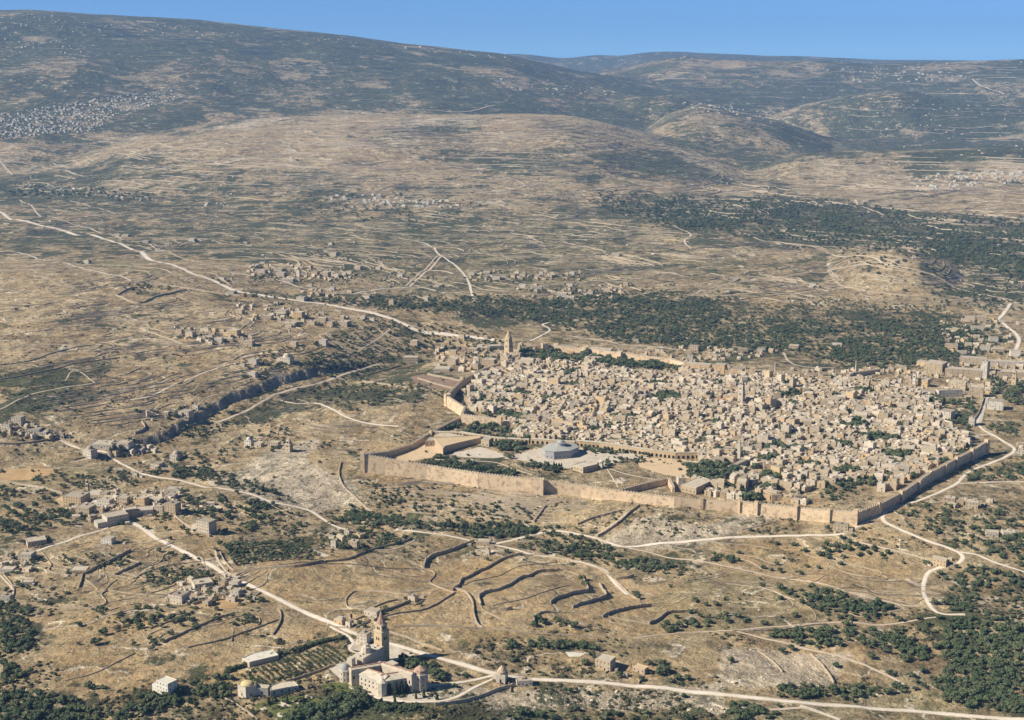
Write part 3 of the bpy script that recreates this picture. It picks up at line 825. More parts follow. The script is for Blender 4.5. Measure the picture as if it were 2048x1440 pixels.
# ---------------------------------------------------------------- free standing stone walls
def wall(pts, h, t, label, name='dry_stone_wall', mat='dry', ragged=0.3, cat='wall', group='field walls of dry stone', step=3.5, cap=None):
    L = ground_line(pts, step)
    tn = np.gradient(L, axis=0); tn /= np.maximum(1e-6, np.hypot(tn[:, 0], tn[:, 1]))[:, None]
    nm = np.stack([-tn[:, 1], tn[:, 0]], 1)
    n = len(L)
    jit = fbm(L[:, 0] / 5, L[:, 1] / 5, 3, 55) * t * ragged
    Lc = L + nm * jit[:, None]
    g = np.minimum(ground(L[:, 0] + nm[:, 0] * t, L[:, 1] + nm[:, 1] * t), ground(L[:, 0] - nm[:, 0] * t, L[:, 1] - nm[:, 1] * t))
    gz = ground(L[:, 0], L[:, 1])
    top = gz + h * (1 + ragged * 0.9 * fbm(L[:, 0] / 3.1, L[:, 1] / 3.1, 3, 56))
    a = Lc + nm * t / 2; b = Lc - nm * t / 2; a2 = Lc + nm * t * 0.36; b2 = Lc - nm * t * 0.36
    co = np.concatenate([np.c_[a, g - 1.0], np.c_[a2, top], np.c_[b2, top], np.c_[b, g - 1.0]])
    i = np.arange(n - 1); q = []
    for k in range(3): q.append(np.stack([i + k * n, i + 1 + k * n, i + 1 + (k + 1) * n, i + (k + 1) * n], 1))
    q.append(np.array([[0, n, 2 * n, 3 * n], [n - 1, 4 * n - 1, 3 * n - 1, 2 * n - 1]]))
    me = mesh_np(name, co, quads=np.concatenate(q)[:, ::-1], mats=[M[mat]])
    o = link(name, me)
    return tag(o, label, cat, group, 'thing')

# ---------------------------------------------------------------- houses
def win_mesh():
    b = MB(); b.box(0, 0, 0, 1.3, 0.5, 2.0, 0); return b.mesh('window', [M['dark']])
WIN = win_mesh()
def arch_mesh():
    b = MB()
    pts = [(-1.1, 0)] + [(1.1, 0)] + [(1.1 * math.cos(a), 2.2 + 1.1 * math.sin(a)) for a in [0, .5, 1.05, 1.57, 2.09, 2.64, 3.14]]
    n = len(pts)
    vs = [(x, -0.25, z) for x, z in pts] + [(x, 0.25, z) for x, z in pts]
    b.add(vs, [tuple(range(n)), tuple(range(2 * n - 1, n - 1, -1))] + [(i, n + i, n + (i + 1) % n, (i + 1) % n) for i in range(n)], 0)
    return b.mesh('arched_opening', [M['dark']])
ARCH = arch_mesh()
DOME_CACHE = {}
def dome_mesh(mat, r=1.0, k=0.75):
    key = (mat, k)
    if key not in DOME_CACHE:
        b = MB(); b.cone(0, 0, 0, r, 0.28, 12, 0, r * 0.98); b.dome(0, 0, 0.28, r * 0.92, r * k, 12, 4); DOME_CACHE[key] = b.mesh('dome', [M[mat]], True)
    return DOME_CACHE[key]

def house(px, py, wpx, hpx, dm=None, rz=-20, mat='stone', roof='roof', desc='flat-roofed stone house', group='houses outside the walls', dome=0, windows=True, label=None, name='stone_house', annex=0, pitched=False, redge=False, cat='house'):
    p = P(px, py); k = mpp(p)
    w = max(3.0, wpx * k * 0.93); h = max(2.5, hpx * k / max(0.5, cosdep(p)) * 0.92)
    d = dm if dm else w * random.uniform(0.6, 0.9)
    p.x += 0.0; rr = R(rz)
    p += Vector((math.sin(-rr) * d * 0.35, math.cos(rr) * d * 0.35, 0)); p.z = float(ground(p.x, p.y))
    root = link(name, None, None, p, rr)
    b = MB(); b.box(0, 0, -4, w, d, h + 4 - 0.0, 0); b.obj('wall', [M[mat]], root)
    r_ = MB()
    if pitched:
        e = 0.4
        v = [(-w / 2 - e, -d / 2 - e, h), (w / 2 + e, -d / 2 - e, h), (w / 2 + e, d / 2 + e, h), (-w / 2 - e, d / 2 + e, h), (-w / 4, 0, h + d * .28), (w / 4, 0, h + d * .28)]
        r_.add(v, [(0, 1, 5, 4), (1, 2, 5), (2, 3, 4, 5), (3, 0, 4), (3, 2, 1, 0)])
    else:
        t = 0.45; ph = 0.8
        r_.box(0, 0, h + 0.003, w - 2 * t, d - 2 * t, 0.12, 0)
        r_.box(0, -d / 2 + t / 2, h + .003, w, t, ph); r_.box(0, d / 2 - t / 2, h + .003, w, t, ph)
        r_.box(-w / 2 + t / 2, 0, h + .003, t, d - 2 * t, ph); r_.box(w / 2 - t / 2, 0, h + .003, t, d - 2 * t, ph)
        if random.random() < 0.5 and not dome:
            r_.box(w * random.uniform(-.25, .25), d * random.uniform(-.1, .25), h + .12, min(4, w * .3), min(4, d * .4), 2.3)
    r_.obj('roof', [M['tile' if redge else roof]], root)
    for i in range(dome):
        rr_ = min(w / (2.3 * dome), d / 2.3)
        link('dome', dome_mesh('white' if mat == 'white' else roof), root, ((i + .5 - dome / 2) * w / dome, 0, h + .12), 0, (rr_, rr_, rr_))
    if windows:
        fl = max(1, int(h // 4.2))
        nw = max(1, min(7, int(w // 4.5))); nd = max(1, min(5, int(d // 5)))
        sc = min(1.25, max(1.0, 1.35 * k)); few = cat == 'building'
        for f in range(fl):
            z = (f + 0.38) * h / fl
            for i in range(nw):
                x = (i + .5 - nw / 2) * w / nw
                if few and random.random() < .45: continue
                if f == 0 and i == nw // 2:
                    link('door', WIN, root, (x, -d / 2, 0.0), 0, (1.2 * sc, 0.6, 1.15 * sc)); continue
                link('window', WIN, root, (x, -d / 2, z), 0, (0.8 * sc, 0.5, 0.8 * sc))
            for i in range(nd):
                if few and random.random() < .5: continue
                link('window', WIN, root, (w / 2, (i + .5 - nd / 2) * d / nd, z), R(90), (0.8 * sc, 0.5, 0.8 * sc))
    if annex:
        a = MB(); aw = w * 0.45; a.box(-w / 2 - aw / 2 + 0.2, -d * .12, -4, aw, d * .7, h * .55 + 4); a.obj('annex', [M[mat]], root)
    if label: tag(root, label, cat, group)
    else: pend(root, desc, cat, group, px, py - hpx / 2)
    return root
# ---------------------------------------------------------------- the court of the shrine, pale and sandy paving
patch([(745, 913), (821, 893), (862, 886), (905, 896), (889, 911), (814, 924)], 'sand', 'sandy_court', 'bare sandy court inside the south corner of the wall')
patch([(893, 909), (960, 894), (990, 902), (1012, 914), (985, 917), (930, 915)], 'paving', 'court_paving', 'pale paved court beside the sandy court')
patch([(1006, 917), (1053, 903), (1084, 896), (1156, 896), (1265, 906), (1300, 918), (1251, 919), (1210, 931), (1156, 938), (1120, 935), (1077, 928), (1036, 920)], 'paving', 'shrine_platform_paving', 'pale stone paving around the domed shrine')
patch([(1270, 915), (1345, 918), (1400, 935), (1380, 958), (1330, 950), (1280, 935)], 'sand', 'bare_yard', 'bare yard beside the pale paving')
road([(870, 919), (925, 922), (990, 925), (1024, 937), (1065, 950)], 2.6, 'paving', 'garden_path')
road([(1213, 936), (1225, 955), (1237, 975)], 2.4, 'paving', 'garden_path')
road([(1213, 936), (1260, 950), (1315, 960)], 2.4, 'paving', 'garden_path')
patch([(880, 700), (925, 693), (932, 699), (890, 708)], 'soil', 'garden_plot')

# ---------------------------------------------------------------- town wall
def rampart(name, verts, t, label, towers=(), group='town ramparts', crenel=True, mat='wall', merl=2.2):
    """verts: (x, y of the foot, y of the top) in the photograph"""
    root = None; pts = []
    for x, yb, yt in verts:
        p = P(x, yb); h = (yb - yt) * mpp(p) / cosdep(p); pts.append((p, h))
    c = pts[0][0]
    root = link(name, None, None, c)
    tag(root, label, 'town wall', group, 'thing')
    mer = MB(); stones = MB()
    for (p, hp), (q, hq) in zip(pts[:-1], pts[1:]):
        d = (q - p); L = math.hypot(d.x, d.y); u = Vector((d.x / L, d.y / L, 0)); n = Vector((-u.y, u.x, 0))
        m = max(1, int(L / 9))
        b = MB(); vs = []
        for i in range(m + 1):
            s = i / m; o = p.lerp(q, s); gz = min(float(ground(o.x + n.x * 6, o.y + n.y * 6)), float(ground(o.x - n.x * 6, o.y - n.y * 6))) - 3
            zt = p.z + hp + (q.z + hq - p.z - hp) * s
            for sg, zz in ((1, gz), (1, zt), (-1, zt), (-1, gz)):
                off = t / 2 if zz == zt else t / 2 + 0.9
                v = o + n * sg * off - c; vs.append((v.x, v.y, zz - c.z))
        fs = []
        for i in range(m):
            a = i * 4; e = a + 4
            fs += [(a, e, e + 1, a + 1), (a + 1, e + 1, e + 2, a + 2), (a + 2, e + 2, e + 3, a + 3)]
        fs += [(0, 1, 2, 3), (m * 4 + 3, m * 4 + 2, m * 4 + 1, m * 4)]
        b.add(vs, fs); b.obj('wall_section', [M[mat]], root)
        if crenel:
            cnt = max(2, int(L / (merl * 2.3))); ang = math.atan2(u.y, u.x)
            for i in range(cnt):
                s = (i + .5) / cnt; o = p.lerp(q, s); zt = p.z + hp + (q.z + hq - p.z - hp) * s
                for sg in (1, -1):
                    v = o + n * sg * (t / 2 - 0.35) - c
                    mer.box(v.x, v.y, zt - c.z - 0.02, merl * 1.15, 0.65, merl * 0.85, 0, ang)
            # weathered corbels and put-log holes
            for i in range(int(L / 7)):
                s = random.random(); o = p.lerp(q, s); zb = float(ground(o.x, o.y)); zt = p.z + hp + (q.z + hq - p.z - hp) * s
                v = o - c
                for sg in (1, -1):
                    w = v + n * sg * (t / 2 + .35)
                    stones.box(w.x, w.y, zb - c.z + (zt - zb) * random.uniform(.1, .85), random.uniform(.6, 2.4), 0.8, random.uniform(.5, 1.2), 0, ang)
    if crenel:
        tag(mer.obj('merlons', [M['pale']], root), None, None, None, 'stuff')
        tag(stones.obj('weathered_stones', [M['wall']], root), None, None, None, 'stuff')
    for x, yb, yt, wpx in towers:
        p = P(x, yb); k = mpp(p); h = (yb - yt) * k / cosdep(p); w = wpx * k
        i = min(range(len(pts) - 1), key=lambda j: (pts[j][0].lerp(pts[j + 1][0], .5) - p).length)
        d = pts[i + 1][0] - pts[i][0]; ang = math.atan2(d.y, d.x)
        b = MB(); b.box(p.x - c.x, p.y - c.y, -6 + p.z - c.z, w, w * 0.9, h + 6, 0, ang)
        for sx in (-1, 0, 1):
            for sy in (-1, 1):
                ca, sa = math.cos(ang), math.sin(ang); X = sx * w * .4; Y = sy * (w * .45 - .35)
                b.box(p.x - c.x + X * ca - Y * sa, p.y - c.y + X * sa + Y * ca, p.z - c.z + h - .02, w * .18, .6, 1.6, 0, ang)
        b.obj('turret', [M[mat]], root)
    return root

rampart('town_wall', [(725, 943, 910), (772, 948, 917), (814, 953, 925), (855, 958, 931), (905, 965, 939), (958, 974, 947), (1010, 979, 953), (1064, 983, 958), (1128, 988, 966), (1163, 991, 971), (1234, 1000, 982), (1300, 1008, 990), (1350, 1012, 996), (1406, 1017, 1000), (1478, 1024, 1005), (1512, 1028, 1008), (1591, 1037, 1016), (1657, 1044, 1022), (1708, 1049, 1025)],
        5, 'long honey-coloured crenellated wall facing the valley', [(1403, 1018, 996, 6), (1478, 1026, 1002, 4), (1512, 1030, 1004, 7), (1591, 1039, 1012, 8), (1657, 1046, 1019, 5), (1710, 1050, 1021, 9), (726, 944, 906, 8)])
rampart('town_wall', [(1711, 1047, 1026), (1758, 1027, 1008), (1802, 1003, 985), (1861, 963, 944), (1912, 936, 917), (1943, 919, 901), (1971, 908, 884)], 5,
        'shaded crenellated wall climbing away from the right-hand corner', [(1758, 1029, 1005, 6), (1802, 1005, 982, 8), (1838, 981, 962, 6), (1861, 964, 942, 6), (1890, 950, 930, 6), (1912, 938, 914, 7), (1943, 921, 898, 8), (1972, 908, 880, 9)])
rampart('town_wall', [(725, 941, 910), (775, 914, 903), (821, 899, 889), (862, 874, 864), (924, 843, 832)], 4, 'low crenellated wall behind the sandy court', [(862, 876, 861, 6)])
rampart('town_wall', [(924, 847, 829), (930, 836, 815), (915, 826, 806), (893, 812, 791), (926, 770, 758), (966, 750, 738), (1016, 731, 721), (1040, 716, 706)], 4,
        'zigzag wall climbing to the hill with the spired tower', [(895, 812, 788, 12), (925, 771, 754, 8)])
rampart('town_wall', [(924, 847, 829), (980, 851, 836), (1000, 853, 838)], 5, 'short tan wall above the park trees in the town', [(1000, 854, 834, 8)])
rampart('town_wall', [(1238, 992, 980), (1290, 978, 966), (1337, 966, 956), (1347, 985, 975)], 4, 'inner wall joining the long wall near the middle')
rampart('town_wall', [(1045, 702, 694), (1090, 700, 690), (1170, 708, 697), (1240, 717, 706), (1340, 728, 718), (1372, 738, 727)], 4, 'tan wall along the far side of the town', [(1090, 702, 686, 12), (1170, 710, 694, 9), (1240, 719, 703, 8)])
rampart('town_wall', [(1450, 752, 741), (1520, 752, 741), (1600, 756, 746), (1690, 758, 748), (1760, 745, 738)], 4, 'far town wall running to the college blocks', [(1505, 754, 736, 10), (1570, 757, 744, 8), (1640, 760, 738, 5)])
g = rampart('valley_gate', [(1064, 986, 957), (1088, 989, 959)], 11, 'projecting double gate tower in the long valley wall', group='town gates', crenel=True)
g['category'] = 'gate'

# ---------------------------------------------------------------- arcades round the court
def arcade(pts, label, hm=9, n=18):
    a = place([p[0] for p in pts], [p[1] for p in pts]); c = Vector(a[0])
    root = link('arcade', None, None, c); tag(root, label, 'arcade', 'arcades round the court')
    for p, q in zip(a[:-1], a[1:]):
        p = Vector(p); q = Vector(q); d = q - p; L = math.hypot(d.x, d.y); ang = math.atan2(d.y, d.x); m = (p + q) / 2 - c
        zb = min(p.z, q.z)
        b = MB(); b.box(m.x, m.y, zb - c.z - 3, L, 7, max(p.z, q.z) - zb + hm + 3, 0, ang); b.obj('wall_section', [M['gold']], root)
        b = MB(); b.box(m.x, m.y, max(p.z, q.z) - c.z + hm + .01, L, 7.6, .7, 0, ang); b.obj('coping', [M['pale']], root)
        k = max(1, int(L / 7.5))
        for i in range(k):
            if random.random() < .12: continue
            o = p.lerp(q, (i + .5) / k) - c
            o += Vector((math.sin(ang), -math.cos(ang), 0)) * 3.5
            link('arched_opening', ARCH, root, (o.x, o.y, o.z + .6), ang, (2.0, 1, 1.75))
arcade([(1062, 886), (1100, 889), (1150, 893)], 'tan arcade wall behind the domed shrine')
arcade([(1152, 892), (1200, 896), (1260, 905), (1310, 912), (1352, 917), (1408, 916)], 'long tan arcade edging the right side of the pale court', 11)
arcade([(865, 872), (920, 872), (962, 878), (1005, 884), (1058, 886)], 'low arcade wall behind the court gardens', 7)

def block_thing(name, label, cat, group, pxs, hpx, mat='stone', roof='roof', parapet=True, wins=0, hm=None):
    """building over a foot outline given in the photograph"""
    a = [Vector(v) for v in place([p[0] for p in pxs], [p[1] for p in pxs])]
    area = sum(a[i].x * a[(i + 1) % len(a)].y - a[(i + 1) % len(a)].x * a[i].y for i in range(len(a)))
    if area < 0: a.reverse()
    c = sum(a, Vector()) / len(a); k = mpp(c)
    h = hm if hm else hpx * k / cosdep(c)
    z0 = sum(v.z for v in a) / len(a)
    root = link(name, None, None, (c.x, c.y, z0)); tag(root, label, cat, group)
    poly = [(v.x - c.x, v.y - c.y) for v in a]
    b = MB(); b.prism(poly, -6, h); b.obj('wall', [M[mat]], root)
    ins = lambda f: [(x * f, y * f) for x, y in poly]
    b = MB(); b.prism(ins(.94), h + .003, h + .15)
    if parapet:
        n = len(poly)
        for i in range(n):
            (x1, y1), (x2, y2) = poly[i], poly[(i + 1) % n]
            L = math.hypot(x2 - x1, y2 - y1); an = math.atan2(y2 - y1, x2 - x1)
            mx, my = (x1 + x2) / 2 * .975, (y1 + y2) / 2 * .975
            b.box(mx, my, h + .005 + i * .004, L * .97, .5, .9, 0, an)
    b.obj('roof', [M[roof]], root)
    if wins:
        n = len(poly)
        for i in range(n):
            (x1, y1), (x2, y2) = poly[i], poly[(i + 1) % n]
            L = math.hypot(x2 - x1, y2 - y1); an = math.atan2(y2 - y1, x2 - x1)
            wx, wy = c.x + (x1 + x2) / 2, c.y + (y1 + y2) / 2
            nx, ny = math.sin(an), -math.cos(an)
            if nx * -wx + ny * -wy < 0: continue
            m = max(1, int(L / 7)); fl = max(1, int(h // 5))
            for f in range(min(fl, wins)):
                for j in range(min(m, 12)):
                    s = (j + .5) / min(m, 12)
                    link('window', WIN, root, (x1 + (x2 - x1) * s, y1 + (y2 - y1) * s, (f + .35) * h / fl), an, (1.3, .6, 1.3))
    return root, poly, h

# domed shrine in the court
r, poly, h = block_thing('domed_shrine', 'blue-grey domed shrine standing alone in the pale court', 'shrine', None,
                         [(1083, 911), (1090, 917), (1108, 920), (1140, 917), (1157, 909), (1152, 902), (1128, 899), (1098, 901)], 14, 'bluewall', 'lead', wins=1)
b = MB(); b.prism([(x * 1.02, y * 1.02) for x, y in poly], h + .95, h + 5.0, taper=0.36); b.obj('pitched_roof', [M['lead']], r)
k = mpp(r.location)
b = MB(); b.cone(2 * k, 0, h + 4.5, 10.5 * k, 6.0 * k, 20, 0, 10.5 * k); b.cone(2 * k, 0, h + 4.5 + 6.0 * k, 11.3 * k, .9, 20, 0, 11.3 * k); b.obj('drum', [M['bluewall']], r)
b = MB(); b.dome(2 * k, 0, h + 5.4 + 6.0 * k, 7.2 * k, 4.6 * k, 20, 6); b.obj('dome', [M['lead']], r, smooth=True)
b = MB(); b.cone(2 * k, 0, h + 5.2 + 10.4 * k, .5, 3.5, 6, 0); b.obj('finial', [M['dark']], r)
for s in (-1, -.33, .33, 1):
    b = MB(); b.cone(-18 * k + s * 5 * k, -10 * k - s * s, 0, .8, 5, 6, 0, .8); b.obj('porch_column', [M['pale']], r)
# buildings of the sandy court
block_thing('prayer_hall', 'long tan hall with plain roof beside the sandy court', 'hall', None, [(886, 911), (890, 906), (918, 898), (962, 885), (958, 880), (868, 890)], 12, 'stone', 'sand')
block_thing('court_building', 'small tan block on the rear wall of the sandy court', 'building', 'court buildings', [(850, 894), (874, 892), (880, 884), (858, 884)], 10, 'stone', 'roof', wins=1)
block_thing('court_building', 'corner tower block between the sandy court and the arcade', 'building', 'court buildings', [(962, 892), (978, 894), (984, 888), (968, 885)], 12, 'stone', 'roof', wins=1)
block_thing('court_building', 'low long range with flat roof behind the sandy court', 'building', 'court buildings', [(868, 878), (930, 884), (936, 878), (880, 871)], 6, 'gold', 'roof')
block_thing('court_building', 'low pale kiosk block at the front edge of the paving', 'building', 'court buildings', [(1146, 940), (1166, 947), (1192, 940), (1198, 934), (1172, 931)], 10, 'stone', 'paving', wins=1)
rr = block_thing('small_pavilion', 'tiny domed pavilion at the front right of the court', 'pavilion', None, [(1199, 938), (1204, 939), (1207, 935), (1202, 934)], 11, 'grey', 'roof')[0]
b = MB(); b.dome(0, 0, 12.5, 5, 3.5, 10, 3); b.obj('dome', [M['grey']], rr)
block_thing('market_hall', 'long flat-roofed hall inside the wall with trees around it', 'hall', None, [(1362, 983), (1392, 990), (1424, 972), (1400, 964)], 12, 'stone', 'roof', wins=1)
block_thing('long_barrack', 'narrow grey building right of the thin minaret', 'building', None, [(1455, 941), (1464, 943), (1512, 920), (1502, 916)], 8, 'grey', 'roof')

# ---------------------------------------------------------------- towers
def square_tower(name, label, cat, px, py, wpx, stages, mat, rz=-35, spire=None, spire_mat='spire', rot8=False, cross=True, wins=True, group=None):
    """stages: list of (height in photograph pixels, width factor)"""
    p = P(px, py); k = mpp(p); cd = cosdep(p); w0 = wpx * k / (1.35 if not rot8 else 1.0)
    root = link(name, None, None, p, R(rz)); tag(root, label, cat, group)
    z = -4
    for i, (hp, f) in enumerate(stages):
        h = hp * k / cd; w = w0 * f; hh = h + (4 if i == 0 else 0)
        b = MB()
        if rot8: b.cone(0, 0, z, w / 2, hh, 10, 0, w / 2)
        else: b.box(0, 0, z, w, w, hh)
        b.obj('shaft' if i == 0 else 'belfry', [M[mat]], root)
        b = MB()
        if rot8: b.cone(0, 0, z + hh + .01, w / 2 + .6, .8, 10, 0, w / 2 + .6)
        else: b.box(0, 0, z + hh + .01, w + 1.2, w + 1.2, .8)
        b.obj('cornice', [M['pale']], root)
        if wins and not rot8:
            for sgn, ax in ((-1, 0), (1, 1)):
                for zz, nn in ((.80, 2), (.45, 1)) if i == 0 else ((.4, 2),):
                    for j in range(nn):
                        o = (j - (nn - 1) / 2) * w * .26
                        q = max(1.0, w / 12)
                        loc = (o, -w / 2, z + hh * zz - 1) if ax == 0 else (w / 2, o, z + hh * zz - 1)
                        link('arched_window', ARCH, root, loc, 0 if ax == 0 else R(90), (.75 * q, .8, 1.1 * q * (1 if nn == 2 else .5)))
        z += hh + .8
    if spire:
        h = spire * k / cd; f = stages[-1][1] * w0
        b = MB(); b.cone(0, 0, z, f * (.56 if not rot8 else .5), h * .30, 8, 0, f * .44, R(22.5)); b.cone(0, 0, z + h * .3, f * .36, h * .7, 8, 0, 0, R(22.5)); b.obj('spire', [M[spire_mat]], root)
        z += h
    if cross:
        b = MB(); b.box(0, 0, z - .5, .5, .5, 5); b.box(0, 0, z + 2.5, 2.6, .45, .5, rz=R(20)); b.obj('cross', [M['dark']], root)
    return root
square_tower('spired_tower', 'tan bell tower with pointed spire on the hill left of the town', 'tower', 1017, 713, 17, [(26, 1), (12, .82)], 'gold', -40, 15, 'gold', cross=False)
square_tower('minaret', 'slender white minaret rising from the middle of the old town', 'minaret', 1482, 808, 15, [(26, 1), (10, .86), (6, .6)], 'pale', -35, 10, 'pale', cross=False, group='minarets')
square_tower('minaret', 'thin grey minaret right of the long arcade', 'minaret', 1478, 919, 8, [(26, 1), (7, .7)], 'grey', -30, 5, 'grey', cross=False, wins=False, group='minarets')
square_tower('minaret', 'needle minaret on the far town wall', 'minaret', 1550, 744, 2.6, [(12, 1), (3, .7)], 'pale', 0, 3, 'pale', True, cross=False, group='minarets')
square_tower('minaret', 'white minaret in front of the big college blocks', 'minaret', 1828, 771, 8, [(22, 1), (5, .7)], 'white', -30, 3, 'grey', cross=False, group='minarets')
square_tower('minaret', 'white needle minaret at the left end of the college blocks', 'minaret', 1711, 748, 2.4, [(18, 1), (4, .6)], 'white', 0, 3, 'white', True, cross=False, group='minarets')
square_tower('minaret', 'dark brick minaret stump right of the slender white minaret', 'minaret', 1545, 790, 2.6, [(17, 1)], 'spire', 0, 3, 'spire', True, cross=False, group='minarets')
square_tower('minaret', 'tan village minaret among the houses near the left edge', 'minaret', 176, 986, 6.5, [(18, 1), (5, .6)], 'stone', -20, 3, 'stone', cross=False, group='minarets')
square_tower('church_tower', 'ochre church tower among pines at the right edge', 'tower', 2027, 776, 11, [(24, 1), (6, .7)], 'gold', -30, 5, 'grey', cross=False)
square_tower('watch_tower', 'lone square stone tower on the rocky hill', 'tower', 578, 903, 16, [(15, 1), (5, .6)], 'stone', -25, 4, 'stone', cross=False)

# ---------------------------------------------------------------- big blocks named one by one
BIG = [
    (1867, 747, 38, 22, 34, -28, 'stone', 'big square college block with rows of windows', 'tall four-square stone block at the back of the town'),
    (1842, 732, 18, 10, 16, -28, 'gold', '', 'small ochre block behind the tall college block'),
    (1926, 752, 72, 14, 22, -8, 'stone', '', 'long two-storey college range with a shaded front'),
    (1946, 729, 52, 13, 26, -8, 'stone', '', 'upper college range with arched front'),
    (1968, 756, 12, 34, 16, -30, 'grey', '', 'tall narrow shaded tower block among the college ranges'),
    (2018, 732, 74, 9, 18, -4, 'grey', '', 'long low grey range at the right edge behind the pines'),
    (2022, 757, 58, 14, 22, -4, 'stone', '', 'long shaded range in front of the grey range at the right edge'),
    (1846, 772, 20, 14, 18, -28, 'gold', '', 'ochre house beside the white minaret by the college'),
    (1843, 790, 54, 10, 16, -20, 'stone', '', 'long honey terrace of houses below the college'),
    (1900, 794, 52, 14, 16, 8, 'grey', '', 'long shaded grey wall-like building above the pine garden'),
    (1914, 779, 34, 16, 18, -22, 'stone', '', 'honey block rising behind the long shaded building'),
    (1952, 793, 28, 20, 20, -15, 'stone', '', 'three-storey arched house above the causeway'),
    (1990, 819, 31, 17, 22, -12, 'white', '', 'white many-windowed house right of the causeway'),
    (1890, 839, 26, 17, 24, -30, 'pale', '', 'plain white-roofed hall at the edge of the pine garden'),
    (1943, 851, 12, 17, 14, -25, 'grey', '', 'dark square tower at the head of the causeway'),
    (1394, 745, 56, 18, 22, -14, 'gold', '', 'long ochre citadel block on the far wall'),
    (1438, 747, 25, 19, 22, -18, 'gold', '', 'square citadel tower right of the long ochre block'),
    (1472, 751, 28, 14, 20, -18, 'gold', '', 'lower citadel block right of the square tower'),
    (1399, 799, 31, 17, 24, -22, 'stone', '', 'big plain block left of the slender white minaret'),
    (1441, 806, 40, 6, 16, -5, 'stone', '', 'long low red-roofed range beside the slender minaret'),
    (1135, 702, 44, 10, 18, -12, 'gold', '', 'ochre block on the far wall right of the spired tower'),
    (1200, 708, 50, 11, 16, -12, 'pale', '', 'arched pale range on the far wall above the park'),
    (1065, 848, 30, 17, 18, -18, 'stone', '', 'tall tan house in front of the crowded roofs near the park'),
]
for px, py, w, h, d, rz, mt, _, lab in BIG:
    rz = rz if rz > 0 else rz - 9
    house(px, py, w, h, d, rz, mt, 'tile' if 'red-roofed' in lab else 'roof', label=lab, name='large_building', group='large town buildings', cat='building', windows=True)
# ---------------------------------------------------------------- town houses
TOWN = world_poly([(1040, 702), (1100, 700), (1240, 718), (1370, 738), (1450, 754), (1600, 757), (1700, 757), (1820, 775), (1880, 800), (1880, 840), (1930, 872), (1935, 897), (1895, 925), (1850, 945), (1800, 975), (1700, 1010), (1590, 1008), (1480, 998), (1400, 990), (1350, 965), (1410, 940), (1400, 918), (1300, 905), (1180, 890), (1060, 878), (1030, 866), (1000, 840), (940, 820), (925, 790), (945, 765), (985, 738)])
PARKS = [[(1040, 700), (1110, 700), (1180, 710), (1170, 734), (1080, 728), (1040, 720)], [(1190, 712), (1350, 732), (1360, 754), (1200, 736)], [(1290, 795), (1345, 785), (1365, 800), (1300, 808)],
         [(1590, 990), (1700, 960), (1790, 965), (1700, 1012), (1600, 1004)], [(880, 845), (1000, 852), (1040, 870), (880, 868)], [(1890, 800), (1940, 830), (1930, 870), (1885, 850)], [(1375, 930), (1455, 950), (1440, 975), (1380, 955)],
         [(1740, 870), (1760, 870), (1760, 885), (1740, 885)]]
PARKS_W = [world_poly(p) for p in PARKS]
AX = R(-21)
def gen_town():
    ca, sa = math.cos(AX), math.sin(AX)
    xs = [p[0] for p in TOWN]; ys = [p[1] for p in TOWN]
    cx, cy = (min(xs) + max(xs)) / 2, (min(ys) + max(ys)) / 2
    out = []
    v = -900.0; row = 0
    while v < 900:
        dv = random.uniform(9.0, 15.5); u = -900.0 + random.uniform(0, 10)
        while u < 900:
            du = random.uniform(8.0, 19.0) if random.random() < .9 else random.uniform(20, 30)
            uc, vc = u + du / 2, v + dv / 2
            u += du + (3.5 if random.random() < .2 else 0.3)
            wu = uc + 18 * math.sin(vc / 130.0) + random.uniform(-1.5, 1.5); wv = vc + 16 * math.sin(uc / 150.0 + 1)
            x = cx + wu * ca - wv * sa; y = cy + wu * sa + wv * ca
            out.append((x, y, du, dv))
        row += 1
        v += dv + (4.0 if row % 3 == 0 else 0.3)
    a = np.array(out)
    m = inside(a[:, 0], a[:, 1], TOWN)
    for pw in PARKS_W: m &= ~inside(a[:, 0], a[:, 1], pw)
    a = a[m]
    gz = ground(a[:, 0], a[:, 1])
    hh = 7.2 + 3.4 * fbm(a[:, 0] / 60, a[:, 1] / 60, 3, 300) + RNG.gamma(1.3, 2.0, len(a))
    return np.c_[a, gz, hh]
TH = gen_town()
bigs = [o.location.copy() for o in bpy.data.objects if o.name.startswith(('large_building', 'minaret', 'market_hall', 'long_barrack'))]
keep = np.ones(len(TH), bool)
for q in bigs: keep &= np.hypot(TH[:, 0] - q.x, TH[:, 1] - q.y) > 15
keep &= RNG.random(len(TH)) > 0.09
_r2 = random.Random(5); GARDENS = []
while len(GARDENS) < 46:
    k_ = TH[_r2.randrange(len(TH))]; GARDENS.append((k_[0], k_[1], _r2.choice((9, 12, 14, 18, 24))))
for gx, gy, gr in GARDENS: keep &= np.hypot((TH[:, 0] - gx) * .6, TH[:, 1] - gy) > gr
sparse = world_poly([(1350, 965), (1480, 935), (1640, 950), (1800, 945), (1830, 965), (1700, 1015), (1400, 992)])
keep &= ~(inside(TH[:, 0], TH[:, 1], sparse) & (RNG.random(len(TH)) < .38))
YARDS = TH[keep & (RNG.random(len(TH)) < .075)]
keep &= ~np.isin(np.round(TH[:, 0], 3), np.round(YARDS[:, 0], 3))
TH = TH[keep]
